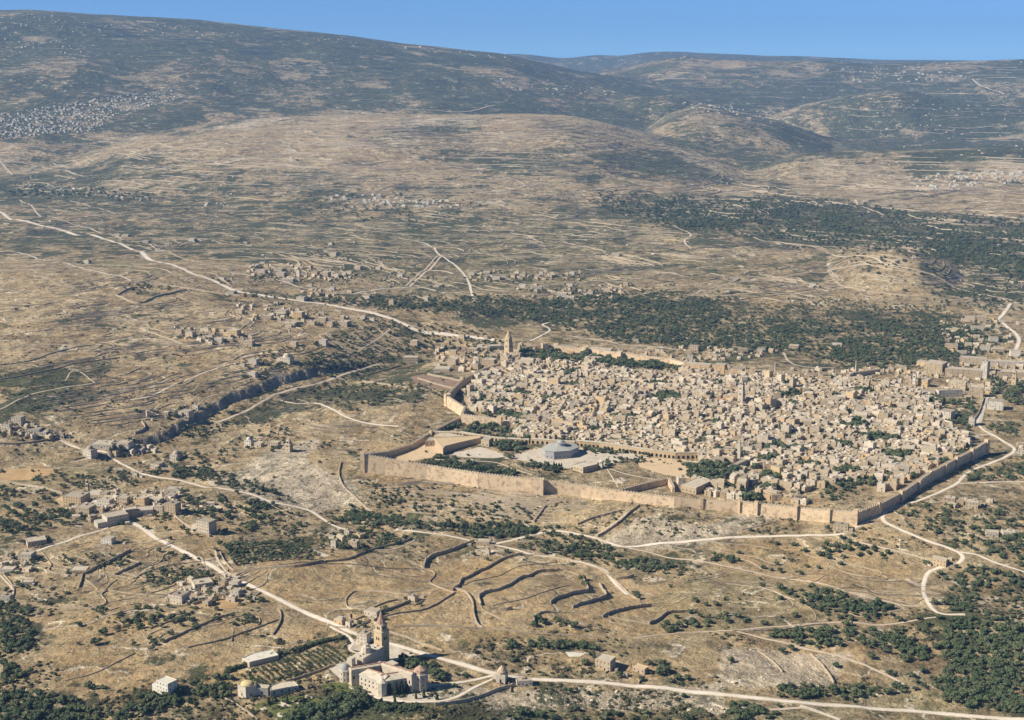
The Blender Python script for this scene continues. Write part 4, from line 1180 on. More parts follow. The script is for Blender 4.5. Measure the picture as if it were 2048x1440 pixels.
def town_house(b, x, y, z, w, d, h, rz, full=True):
    """adds one house: walls, parapet, sunk roof, dome or stair hut; returns what stands on the roof"""
    b.tone = random.random()
    mw = random.choice((0, 0, 0, 1, 1, 2))                       # honey, pale, gold
    b.box(x, y, z - 4, w, d, h + 4, mw, rz, top=3)
    c, s = math.cos(rz), math.sin(rz); L = lambda a, e: (x + a * c - e * s, y + a * s + e * c)
    t = .5
    for (a, e, ww, dd) in ((0, -d / 2 + t / 2, w, t), (w / 2 - t / 2, 0, t, d - 2 * t), (-w / 2 + t / 2, 0, t, d - 2 * t)):
        X, Y = L(a, e); b.box(X, Y, z + h + .01, ww, dd, .9, mw, rz)
    kind = random.random(); what = 'flat'
    if kind < .30:
        rr = min(w, d) * random.uniform(.24, .36); X, Y = L(random.uniform(-.1, .1) * w, random.uniform(-.1, .1) * d)
        b.dome(X, Y, z + h, rr, rr * .7, 8, 2, 1); what = 'domed'
    elif kind < .72:
        X, Y = L(random.choice((-1, 1)) * w * .22, d * .18); b.tone = random.random()
        b.box(X, Y, z + h, w * random.uniform(.3, .5), d * random.uniform(.35, .55), random.uniform(2.2, 4.5), mw, rz, top=3); what = 'stepped'
    elif kind < .80:
        X, Y = L(0, 0); ww, dd = w * .5, d * .5
        vs = [(-ww, -dd, 0), (ww, -dd, 0), (ww, dd, 0), (-ww, dd, 0), (-ww, 0, dd * .6), (ww, 0, dd * .6)]
        vs = [(x + a * c - e * s, y + a * s + e * c, z + h + .9 + q) for a, e, q in vs]
        b.add(vs, [(0, 1, 5, 4), (2, 3, 4, 5), (1, 2, 5), (3, 0, 4)], 3); what = 'gabled'
    # dark door and window openings on the two faces turned to the viewer
    for (a, e, ww, dd) in ((random.uniform(-.3, .3) * w, -d / 2, 1.6, .3), (w / 2, random.uniform(-.3, .3) * d, .3, 1.6)):
        for f in range(1 + (h > 8)):
            X, Y = L(a, e); b.box(X, Y, z + 1.0 + f * 4.2, ww, dd, 2.2, 4, rz)
    return what, mw
MATS_T = [M['stone'], M['pale'], M['gold'], M['roof'], M['dark']]
PX, PY = project(TH[:, 0], TH[:, 1], TH[:, 3])
size = TH[:, 2] * TH[:, 4] / np.hypot(TH[:, 0], TH[:, 1]) ** 2
N_TOWN_SINGLE = 150
order = np.argsort(-size); single = np.zeros(len(TH), bool); single[order[:N_TOWN_SINGLE]] = True
ADJ = ['honey-coloured', 'pale', 'golden']
rest = MB()
for i, (x, y, w, d, z, h) in enumerate(TH):
    rz = AX + random.gauss(-.20, .20) + 0.25 * float(fbm(np.array(x / 160.0), np.array(y / 160.0), 2, 9))
    if single[i]:
        b = MB(); what, mw = town_house(b, 0, 0, 0, w, d, h * 1.08, 0)
        o = b.obj('town_house', MATS_T, None, (x, y, z), rz)
        pend(o, f'{ADJ[mw]} {what}-roofed town house'.replace('domed-roofed', 'domed').replace('stepped-roofed', 'stepped').replace('gabled-roofed', 'gabled'), 'house', 'houses inside the town walls', float(PX[i]), float(PY[i]) - 5)
    else:
        town_house(rest, x, y, z, w, d, h, rz)
tag(rest.obj('old_town_houses', MATS_T), 'dense carpet of small honey stone houses inside the walls', 'houses', None, 'stuff')

def village(zones):
    b = MB()
    keepout = np.array([(o.location.x, o.location.y, 13 if o.name.startswith('stone_house') else 20) for o in bpy.data.objects if o.type == 'EMPTY' and o.name.startswith(('stone_house', 'large_building', 'court', 'spired', 'minaret', 'watch', 'church_tower'))])
    for poly, n in zones:
        xs = [q[0] for q in poly]; ys = [q[1] for q in poly]
        X = RNG.uniform(min(xs), max(xs), n * 6); Y = RNG.uniform(min(ys), max(ys), n * 6)
        m = inside(X, Y, poly); done = []
        for q in place(X[m], Y[m]):
            if len(done) >= n: break
            if (np.hypot(keepout[:, 0] - q[0], keepout[:, 1] - q[1]) < keepout[:, 2]).any(): continue
            if any(math.hypot(q[0] - a, q[1] - c) < 11 for a, c in done): continue
            if not clear(q[0], q[1], 8): continue
            done.append((q[0], q[1]))
            town_house(b, q[0], q[1], q[2], random.uniform(7, 16), random.uniform(6, 11), random.uniform(3.5, 7.5), AX + random.gauss(-.15, .25))
    return tag(b.obj('village_houses', MATS_T), 'small flat-roofed houses packed between the larger village houses', 'houses', None, 'stuff')
def road_tree():
    from mathutils import kdtree
    pts = []
    for o in bpy.data.objects:
        if o.get('kind') == 'structure' and o.name.split('.')[0] in ('road', 'track', 'causeway', 'far_road', 'garden_path'):
            v = np.empty(len(o.data.vertices) * 3, np.float32); o.data.vertices.foreach_get('co', v); pts.append(v.reshape(-1, 3))
    a = np.concatenate(pts); kd = kdtree.KDTree(len(a))
    for i, p in enumerate(a): kd.insert((p[0], p[1], 0), i)
    kd.balance(); return kd
KD = road_tree()
def clear(x, y, d): return KD.find((x, y, 0))[2] > d
# ---------------------------------------------------------------- houses outside the walls
# x, y of the foot, width, height in photograph pixels, turn, stone, roof shape
OUT = '''34 850 24 15 -15 pale f|12 860 20 11 -15 pale f|66 866 30 5 -5 white f|84 870 22 5 -10 pale f|123 875 12 9 -15 stone f
205 896 50 7 -8 grey f|246 899 30 8 -12 pale f|273 906 28 8 -12 pale f|311 936 24 9 -20 pale f|349 921 22 12 -25 grey d|270 953 12 7 -20 pale f|239 944 16 5 0 pale f
516 894 18 8 -18 pale f|547 894 24 10 -20 stone f
147 1012 44 21 -14 gold f|167 1028 34 14 -14 stone f|208 1012 32 13 -15 white f|235 1047 48 17 35 grey f|262 1034 24 16 25 stone f|188 996 40 9 -10 stone f|208 998 18 13 -16 stone f|246 1008 24 14 -18 stone f|283 1014 22 19 -25 gold f|308 1010 32 13 -14 stone f|345 987 34 9 -8 grey f|341 997 22 8 -12 grey f
290 1029 36 9 15 pale f|318 1024 20 13 -12 pale f|74 1089 40 8 25 stone f|214 1088 26 12 -14 white f|51 1121 30 13 -8 pale f|157 1147 36 7 -4 stone f|55 1170 24 6 5 pale f|14 1145 30 7 -4 grey f|9 1203 26 11 -4 grey f
354 1206 32 18 -22 pale f|407 1178 40 13 28 grey f|444 1173 16 10 -20 stone f|468 1174 22 11 -20 grey f|432 1185 14 10 -20 pale f|470 1194 22 14 -20 grey f|408 1200 24 6 20 pale f|455 1157 12 5 -20 grey f|495 1193 14 6 -10 pale f
667 1095 13 15 -25 grey f|694 1074 14 13 -25 pale f|706 1096 22 15 -25 stone f|966 1091 30 9 -6 stone f|973 1110 14 11 -20 grey f|824 1203 18 12 -25 pale f|742 1233 34 12 -25 pale f|677 1248 22 11 -25 gold f|696 1254 12 11 -25 pale f|821 1058 8 4 0 pale f|420 1010 20 4 0 white f
1898 1008 24 13 -20 stone f|1943 1016 26 13 -22 stone f|1984 1073 26 8 -15 pale f|2018 1072 26 7 -10 pale f
173 527 16 8 -20 grey f|383 483 18 7 -20 grey f|490 488 10 5 -10 pale f|290 486 20 5 -10 grey f|232 473 20 5 -10 pale f|250 474 18 5 -10 grey f|443 561 18 8 -20 pale f|460 589 24 7 -15 grey f|552 610 12 8 -20 pale f|478 627 22 10 -20 stone f|562 629 30 11 -18 pale f|596 636 26 15 -22 gold f|533 639 28 9 -12 stone f|578 652 36 8 -10 stone f|643 646 26 13 -20 stone f|622 650 22 9 -20 stone f|660 653 18 12 -20 stone f|686 653 28 12 -20 stone f|359 667 14 9 -20 stone f|379 675 22 13 -20 stone f|410 663 24 8 -15 pale f|419 677 18 8 -15 grey f|466 674 30 17 -25 gold f|437 685 22 9 -15 grey f|496 692 26 12 -18 stone f|586 691 20 9 -20 stone f|646 691 20 14 -22 grey f|571 726 30 13 -22 pale d|506 728 24 11 -20 grey f|504 752 22 9 -20 grey f|485 732 12 5 -20 pale f|294 834 10 13 -60 grey f|331 831 14 7 -15 stone f|369 832 26 10 -18 pale f|391 818 14 8 -18 grey f|359 832 12 6 -15 grey f
506 536 22 7 -15 grey f|525 531 14 9 -15 grey f|554 543 30 7 -12 pale f|523 546 20 7 -15 grey f|560 553 26 9 -15 pale f|596 553 10 16 -20 pale f|574 563 34 7 -10 grey f|629 550 18 9 -18 stone f|649 553 22 11 -18 stone f|670 556 20 8 -15 pale f|697 549 18 8 -15 pale f|619 574 14 6 -15 grey f|663 580 16 6 -15 grey f|601 602 22 10 -15 grey f|636 590 18 7 -15 gold f|666 512 20 9 -15 pale f|661 490 10 6 -15 pale f|688 520 16 5 -15 pale f
715 539 18 8 -18 stone f|756 539 14 7 -18 grey f|800 555 16 8 -18 grey f|944 552 14 10 -18 grey f|973 549 20 8 -15 grey f|988 546 6 9 -20 gold f|992 560 22 8 -15 pale f|1034 548 12 7 -18 pale f|1045 553 16 7 -18 stone f|1082 550 12 9 -18 pale f|1074 556 14 7 -18 stone f|1098 556 18 7 -18 stone f|1104 549 12 6 -18 pale f|1144 550 14 8 -18 grey f|1139 573 18 7 -15 pale f|1046 577 16 10 -18 grey f|1074 580 26 8 -12 grey f|1122 592 30 7 -10 pale f|1139 599 26 7 -12 pale f|1180 588 16 6 -15 pale f|1251 572 14 8 -20 stone f|1214 584 18 7 -15 pale f|1231 512 22 6 -10 pale f|732 598 22 9 -18 pale f|783 610 14 12 -20 stone f|850 602 18 10 -20 pale f|875 574 20 5 -10 pale f|725 639 16 8 -20 pale f|744 642 14 7 -20 pale f
923 677 16 10 -20 stone f|971 678 12 7 -20 stone f|828 691 20 11 -20 stone f|905 713 20 15 -15 gold f|925 712 16 10 -15 tile f|944 705 28 9 -15 stone f|960 696 16 7 -15 pale f|904 731 24 15 -20 stone f|949 738 22 14 -25 stone d|977 733 34 18 -25 stone f|1010 724 24 16 -25 stone d|987 715 24 9 -18 stone f|990 698 30 8 12 grey f|883 744 44 8 -10 stone f
1625 574 16 9 -14 white f|1468 561 22 6 -12 grey f|1454 587 12 6 -15 grey f|1939 643 24 11 -14 stone f|1963 643 24 12 -14 stone f|2004 646 12 9 -14 grey f|1902 699 32 11 -14 gold f|1898 663 18 6 -14 pale f|1956 660 34 7 -8 grey f|1936 694 18 9 -18 stone f|1970 703 24 13 -18 grey f|1673 693 26 6 -12 white f|1587 699 26 10 -15 stone f|1485 706 26 11 -15 stone f|1461 705 14 8 -15 stone f|1522 704 22 8 -15 grey f|1987 684 22 11 -15 grey f|1953 677 16 7 -15 stone f|1387 702 26 13 -18 stone f|1380 720 16 12 -18 grey f|1430 716 10 10 -15 pale f|1270 684 18 6 -15 pale f|1995 705 30 9 -12 stone f|2030 712 24 12 -12 white f|1925 708 22 6 -10 pale f'''
ADJM = dict(pale='pale', stone='honey-coloured', grey='grey', gold='ochre', white='white', tile='red-roofed')
for tok in OUT.replace('\n', '|').split('|'):
    x, y, w, h, rz, mt, rf = tok.split()
    x, y, w, h, rz = float(x), float(y), float(w), float(h), float(rz)
    shape = 'long low' if w / h > 3.4 else ('tall' if h / w > .7 else 'flat-roofed')
    if rf == 'd': shape = 'domed'
    sz = 'large ' if w > 30 else ('small ' if w < 15 else '')
    q_ = .80 if y < 800 else .93
    house(x, y, w * q_, h * (q_ + .05), None, rz + random.uniform(-4, 4), 'stone' if mt == 'tile' else mt, 'tile' if mt == 'tile' else 'roof', f'{sz}{shape} {ADJM[mt]} house', dome=1 if rf == 'd' else 0, windows=(y > 780 or w > 24), annex=1 if (w > 24 and h > 12 and random.random() < .4) else 0)
# the ones people would point at
house(342, 1028, 27, 21, 16, -22, 'stone', label='flat-roofed honey stone house where the village road bends')
house(408, 1066, 34, 26, 18, -30, 'pale', label='tall pale two-storey house on the golden slope below the village', annex=1)
house(176, 915, 26, 16, 15, -35, 'grey', dome=1, label='grey drum-shaped house above the village road on the left')
house(496, 892, 16, 13, 11, -20, 'white', dome=1, label='small white domed shrine on the rocky hill', cat='shrine')
house(1207, 1338, 34, 19, 16, -28, 'stone', label='two-storey stone farmhouse alone by the lower road', windows=True)
house(1278, 1345, 30, 10, 9, -38, 'stone', 'sand', label='roofless long farm building beside the lone farmhouse')
house(1876, 1132, 32, 13, 12, -30, 'gold', 'pale', label='low ochre house inside the hairpin bend on the right')
house(1681, 1062, 30, 13, 14, -20, 'stone', label='square gatehouse below the right corner of the town wall')
house(1049, 1372, 33, 10, 10, 8, 'grey', label='low flat-roofed lodge right of the roadside chapel')
house(821, 727, 32, 13, 22, 0, 'stone', dome=0, label='broad drum-like house in the trees left of the zigzag wall')
house(725, 1287, 24, 20, 12, -25, 'pale', label='pale gatehouse left of the monastery bell tower')
house(328, 1388, 34, 24, 14, -35, 'white', 'white', label='big white L-shaped house alone at the foot of the slope', annex=1)
t = house(2042, 912, 14, 16, 12, -20, 'pale', dome=1, label='pale domed tomb at the right edge beside the wall road', cat='tomb')

# ---------------------------------------------------------------- far towns and villages, too small to tell apart
def far_town(polys, name, label):
    b = MB()
    for poly, n, s in polys:
        xs = [p[0] for p in poly]; ys = [p[1] for p in poly]
        X = RNG.uniform(min(xs), max(xs), n * 4); Y = RNG.uniform(min(ys), max(ys), n * 4)
        m = inside(X, Y, poly); X, Y = X[m][:n], Y[m][:n]
        for p in place(X, Y):
            k = s * random.uniform(.6, 1.3); b.tone = random.random()
            b.box(p[0], p[1], p[2] - 4, k * random.uniform(.8, 1.6), k * random.uniform(.7, 1.1), k * random.uniform(.4, .8) + 4, random.choice((0, 0, 1)), R(random.uniform(-30, 5)), top=2)
    return tag(b.obj(name, [M['farwhite'], M['pale'], M['farwhite']]), label, 'houses', None, 'stuff')
far_town([([(0, 225), (90, 215), (230, 192), (340, 180), (372, 192), (300, 215), (240, 225), (190, 262), (60, 272), (0, 278)], 760, 11)], 'hillside_town', 'white hillside town scattered across the far left slope')
far_town([([(655, 392), (700, 388), (800, 394), (880, 400), (930, 408), (900, 416), (760, 412), (660, 402)], 85, 11)], 'plain_village', 'pale village strung along the middle distance')
far_town([([(1815, 372), (1870, 350), (1990, 342), (2048, 345), (2048, 362), (1960, 376), (1880, 384), (1820, 382)], 95, 14)], 'far_right_village', 'pale village on the slope near the right edge')
far_town([([(1350, 205), (1440, 208), (1560, 225), (1610, 245), (1560, 250), (1440, 232), (1370, 222)], 60, 13), ([(1640, 135), (1800, 130), (1960, 150), (1900, 165), (1700, 165)], 80, 16), ([(0, 25), (240, 40), (500, 55), (480, 75), (240, 70), (0, 60)], 80, 12),
          ([(0, 70), (200, 80), (180, 110), (0, 110)], 30, 12), ([(600, 70), (1040, 110), (1000, 118), (640, 84)], 50, 13), ([(1480, 200), (2048, 180), (2048, 330), (1700, 280)], 80, 10), ([(960, 150), (1100, 160), (1260, 190), (1050, 190)], 40, 13),
          ([(0, 368), (130, 372), (320, 392), (300, 402), (60, 390)], 45, 9), ([(410, 405), (470, 405), (470, 415), (410, 415)], 8, 10), ([(400, 330), (660, 300), (700, 400), (450, 420)], 14, 7), ([(0, 430), (1300, 430), (1300, 520), (0, 520)], 30, 6), ([(1300, 500), (2048, 480), (2048, 620), (1300, 600)], 26, 6),
          ([(1100, 100), (2048, 118), (2048, 130), (1100, 125)], 60, 15)], 'scattered_far_houses', 'white specks of far houses scattered over the hills')

village([
    ([(130, 990), (250, 982), (360, 985), (365, 1012), (345, 1030), (230, 1050), (130, 1035)], 60), ([(330, 1165), (500, 1160), (505, 1200), (420, 1218), (330, 1205)], 16), ([(0, 845), (60, 850), (130, 872), (100, 880), (0, 868)], 14),
    ([(190, 885), (300, 888), (310, 905), (220, 910)], 14), ([(470, 610), (700, 630), (700, 656), (560, 655), (480, 640)], 40), ([(350, 655), (510, 665), (505, 695), (360, 685)], 26),
    ([(490, 528), (600, 528), (720, 545), (720, 562), (560, 566), (490, 552)], 60), ([(600, 570), (760, 590), (700, 600), (600, 592)], 16), ([(930, 545), (1160, 543), (1165, 560), (940, 562)], 40), ([(1030, 572), (1260, 572), (1240, 600), (1050, 600)], 34),
    ([(1880, 640), (2045, 640), (2045, 715), (1900, 712)], 46), ([(1780, 740), (1850, 730), (2045, 722), (2045, 762), (1960, 800), (1880, 790), (1800, 765)], 90), ([(870, 700), (1035, 690), (1040, 718), (960, 745), (880, 745)], 44),
    ([(1360, 695), (1560, 700), (1560, 712), (1370, 735)], 34), ([(640, 1075), (720, 1072), (720, 1100), (650, 1098)], 4), ([(1890, 1000), (1990, 1005), (1990, 1018), (1900, 1015)], 5), ([(500, 885), (560, 888), (560, 896), (500, 896)], 4),
    ([(1000, 690), (1360, 705), (1370, 722), (1240, 712), (1050, 705)], 34), ([(1700, 735), (1800, 735), (1800, 750), (1700, 750)], 18), ([(1440, 735), (1700, 742), (1700, 752), (1450, 750)], 22), ([(0, 1110), (60, 1110), (60, 1150), (0, 1150)], 6),
])

# ---------------------------------------------------------------- sheds, yard walls and rubble round the houses
ob = MB()
for o in [o for o in bpy.data.objects if o.type == 'EMPTY' and o.name.startswith('stone_house')]:
    for _ in range(random.choice((2, 3, 4, 5))):
        a = random.uniform(0, 6.28); r_ = random.uniform(11, 26); x, y = o.location.x + r_ * math.cos(a), o.location.y + r_ * math.sin(a)
        ob.tone = random.random(); z = float(ground(x, y)); an = o.rotation_euler.z + random.uniform(-.3, .3)
        if random.random() < .55: ob.box(x, y, z - 2, random.uniform(3, 8), random.uniform(3, 6), random.uniform(2.2, 4.5) + 2, random.choice((0, 1, 2)), an, top=3)
        else:
            if random.random() < .5: an += 1.57
            ob.box(x, y, z - 2, random.uniform(10, 26), .9, random.uniform(1.4, 2.4) + 2, 0, an)
tag(ob.obj('sheds_and_yard_walls', [M['dry'], M['pale'], M['stone'], M['roof']]), 'low sheds and yard walls crowded around the scattered houses', 'outbuildings', None, 'stuff')

# ---------------------------------------------------------------- field terraces that follow the contours
def contour_walls(zones):
    co = []; qd = []; base = 0
    for poly, bundles, length, h, t, gap in zones:
        xs = [p[0] for p in poly]; ys = [p[1] for p in poly]
        X = RNG.uniform(min(xs), max(xs), bundles * 5); Y = RNG.uniform(min(ys), max(ys), bundles * 5)
        m = inside(X, Y, poly); S = place(X[m][:bundles], Y[m][:bundles])
        starts = []
        for s0 in S:
            n = random.choice((1, 2, 3, 4, 5)); 
            for k in range(n): starts.append((s0[0] + random.uniform(-.3, .3) * length, s0[1] + k * gap * random.uniform(.8, 1.2), length * random.uniform(.3, 1.3)))
        st = np.array(starts); x, y = st[:, 0].copy(), st[:, 1].copy(); ns = 16; step = st[:, 2] / ns; e = max(20.0, gap * .8)
        path = [(x.copy(), y.copy())]; pdx, pdy = np.ones(len(x)), np.zeros(len(x))
        for i in range(ns):
            gx = ground(x + e, y) - ground(x - e, y); gy = ground(x, y + e) - ground(x, y - e)
            dx, dy = -gy, gx; L = np.hypot(dx, dy) + 1e-6; dx, dy = dx / L, dy / L
            sg = np.sign(dx * pdx + dy * pdy); sg[sg == 0] = 1; dx, dy = dx * sg * .5 + pdx * .5, dy * sg * .5 + pdy * .5; L = np.hypot(dx, dy); dx, dy = dx / L, dy / L
            x = x + dx * step; y = y + dy * step; pdx, pdy = dx, dy; path.append((x.copy(), y.copy()))
        PXs = np.array([q[0] for q in path]).T; PYs = np.array([q[1] for q in path]).T
        for a, b in zip(PXs, PYs):
            n = len(a); tn = np.stack([np.gradient(a), np.gradient(b)], 1); tn /= np.hypot(tn[:, 0], tn[:, 1])[:, None]; nm = np.stack([-tn[:, 1], tn[:, 0]], 1)
            g = ground(a, b); hh = h * np.clip(.75 + .8 * fbm(a / 12, b / 12, 2, 70), .1, 1.5); tp = g + hh
            l1 = np.c_[a + nm[:, 0] * t * .6, b + nm[:, 1] * t * .6, g - 1.5]; l2 = np.c_[a + nm[:, 0] * t * .35, b + nm[:, 1] * t * .35, tp]
            l3 = np.c_[a - nm[:, 0] * t * .35, b - nm[:, 1] * t * .35, tp]; l4 = np.c_[a - nm[:, 0] * t * .6, b - nm[:, 1] * t * .6, g - 1.5]
            co += [l1, l2, l3, l4]; i = np.arange(n - 1) + base
            for k in range(3): qd.append(np.stack([i + k * n, i + 1 + k * n, i + 1 + (k + 1) * n, i + (k + 1) * n], 1)[:, ::-1])
            base += 4 * n
    me = mesh_np('field_terraces', np.concatenate(co), quads=np.concatenate(qd), mats=[M['dry']])
    return tag(link('field_terraces', me), 'faint stone terraces stacked along the contours of the slopes', 'terraces', None, 'stuff')
contour_walls([
    ([(0, 560), (260, 570), (480, 620), (640, 700), (420, 800), (200, 860), (0, 830)], 75, 150, 1.8, 1.6, 26),
    ([(0, 420), (700, 430), (1300, 430), (1450, 560), (1200, 600), (600, 560), (0, 540)], 140, 280, 2.0, 2.6, 75),
    ([(100, 300), (700, 240), (1200, 250), (1600, 360), (1300, 420), (600, 400), (0, 380)], 110, 380, 3, 4, 150),
    ([(1400, 480), (2048, 470), (2048, 620), (1500, 600)], 60, 260, 2.2, 2.6, 55),
    ([(1300, 380), (2048, 320), (2048, 450), (1400, 440)], 60, 450, 3.5, 4.5, 90),
    ([(700, 960), (1050, 990), (1200, 1010), (1060, 1050), (760, 1020)], 26, 110, 1.6, 1.3, 16),
    ([(430, 780), (720, 770), (900, 800), (700, 880), (480, 880)], 26, 90, 1.3, 1.2, 22),
    ([(60, 1080), (280, 1060), (500, 1190), (540, 1270), (300, 1290), (80, 1180)], 26, 70, 1.2, 1.0, 18),
    ([(1250, 1100), (1850, 1130), (1800, 1230), (1400, 1240)], 12, 90, 1.0, 1.0, 24),
    ([(0, 60), (900, 110), (1100, 200), (700, 220), (300, 230), (0, 200)], 60, 420, 3.5, 4.5, 420),
    ([(1050, 150), (2048, 140), (2048, 300), (1500, 260)], 60, 380, 3.5, 4.5, 400),
])

# ---------------------------------------------------------------- causeway, walls of gardens
def terrace(pts, h, t, label): return wall(pts, h * .85, t * .6, label, 'terrace_wall', 'dry', .35, 'wall', 'curving terrace walls of dry stone')
terrace([(848, 1136), (853, 1122), (868, 1112), (900, 1103), (925, 1093), (948, 1084)], 6, 3.5, 'high curved terrace wall at the upper left of the terraced hill')
terrace([(905, 1182), (918, 1172), (925, 1160), (950, 1148), (975, 1137), (1005, 1120), (1045, 1110)], 5, 3, 'long terrace wall crossing the upper terraced hill')
terrace([(962, 1212), (958, 1195), (972, 1186), (1000, 1180), (1030, 1165), (1065, 1150), (1105, 1143), (1125, 1142)], 5, 3, 'longest curving terrace wall across the middle of the terraced hill')
terrace([(1100, 1208), (1112, 1198), (1145, 1188), (1175, 1183), (1172, 1170), (1165, 1158)], 5, 3, 'hooked terrace wall on the right of the terraced hill')
terrace([(1145, 1216), (1180, 1205), (1212, 1194), (1205, 1180), (1198, 1168)], 5, 3, 'second hooked terrace wall right of the first hook')
terrace([(1205, 1235), (1235, 1223), (1270, 1216), (1303, 1212)], 5, 3, 'short straight terrace wall low on the terraced hill')
terrace([(1298, 1249), (1318, 1240), (1335, 1228), (1370, 1225), (1395, 1222)], 5, 3, 'lowest right terrace wall of the terraced hill')
terrace([(1195, 1136), (1215, 1150), (1240, 1170), (1262, 1192), (1280, 1200)], 3, 2.5, 'straight stone bank dropping beside the upper right path')
terrace([(1232, 1160), (1250, 1158), (1268, 1153)], 5, 3, 'short dark terrace wall near the upper right path')
terrace([(910, 1180), (930, 1185), (945, 1205), (948, 1230), (955, 1250), (966, 1258)], 4, 3, 'terrace wall dropping down the left side of the terraced hill')
terrace([(1072, 1255), (1068, 1240), (1078, 1229), (1100, 1225)], 4, 3, 'short hooked wall with trees at the foot of the terraced hill')
terrace([(1000, 1220), (1010, 1221), (1025, 1219)], 5, 4, 'short heap-like wall in the middle of the terraced hill')
terrace([(1430, 1230), (1475, 1226), (1500, 1224)], 0.8, 1.5, 'faint low wall line on the right slope')
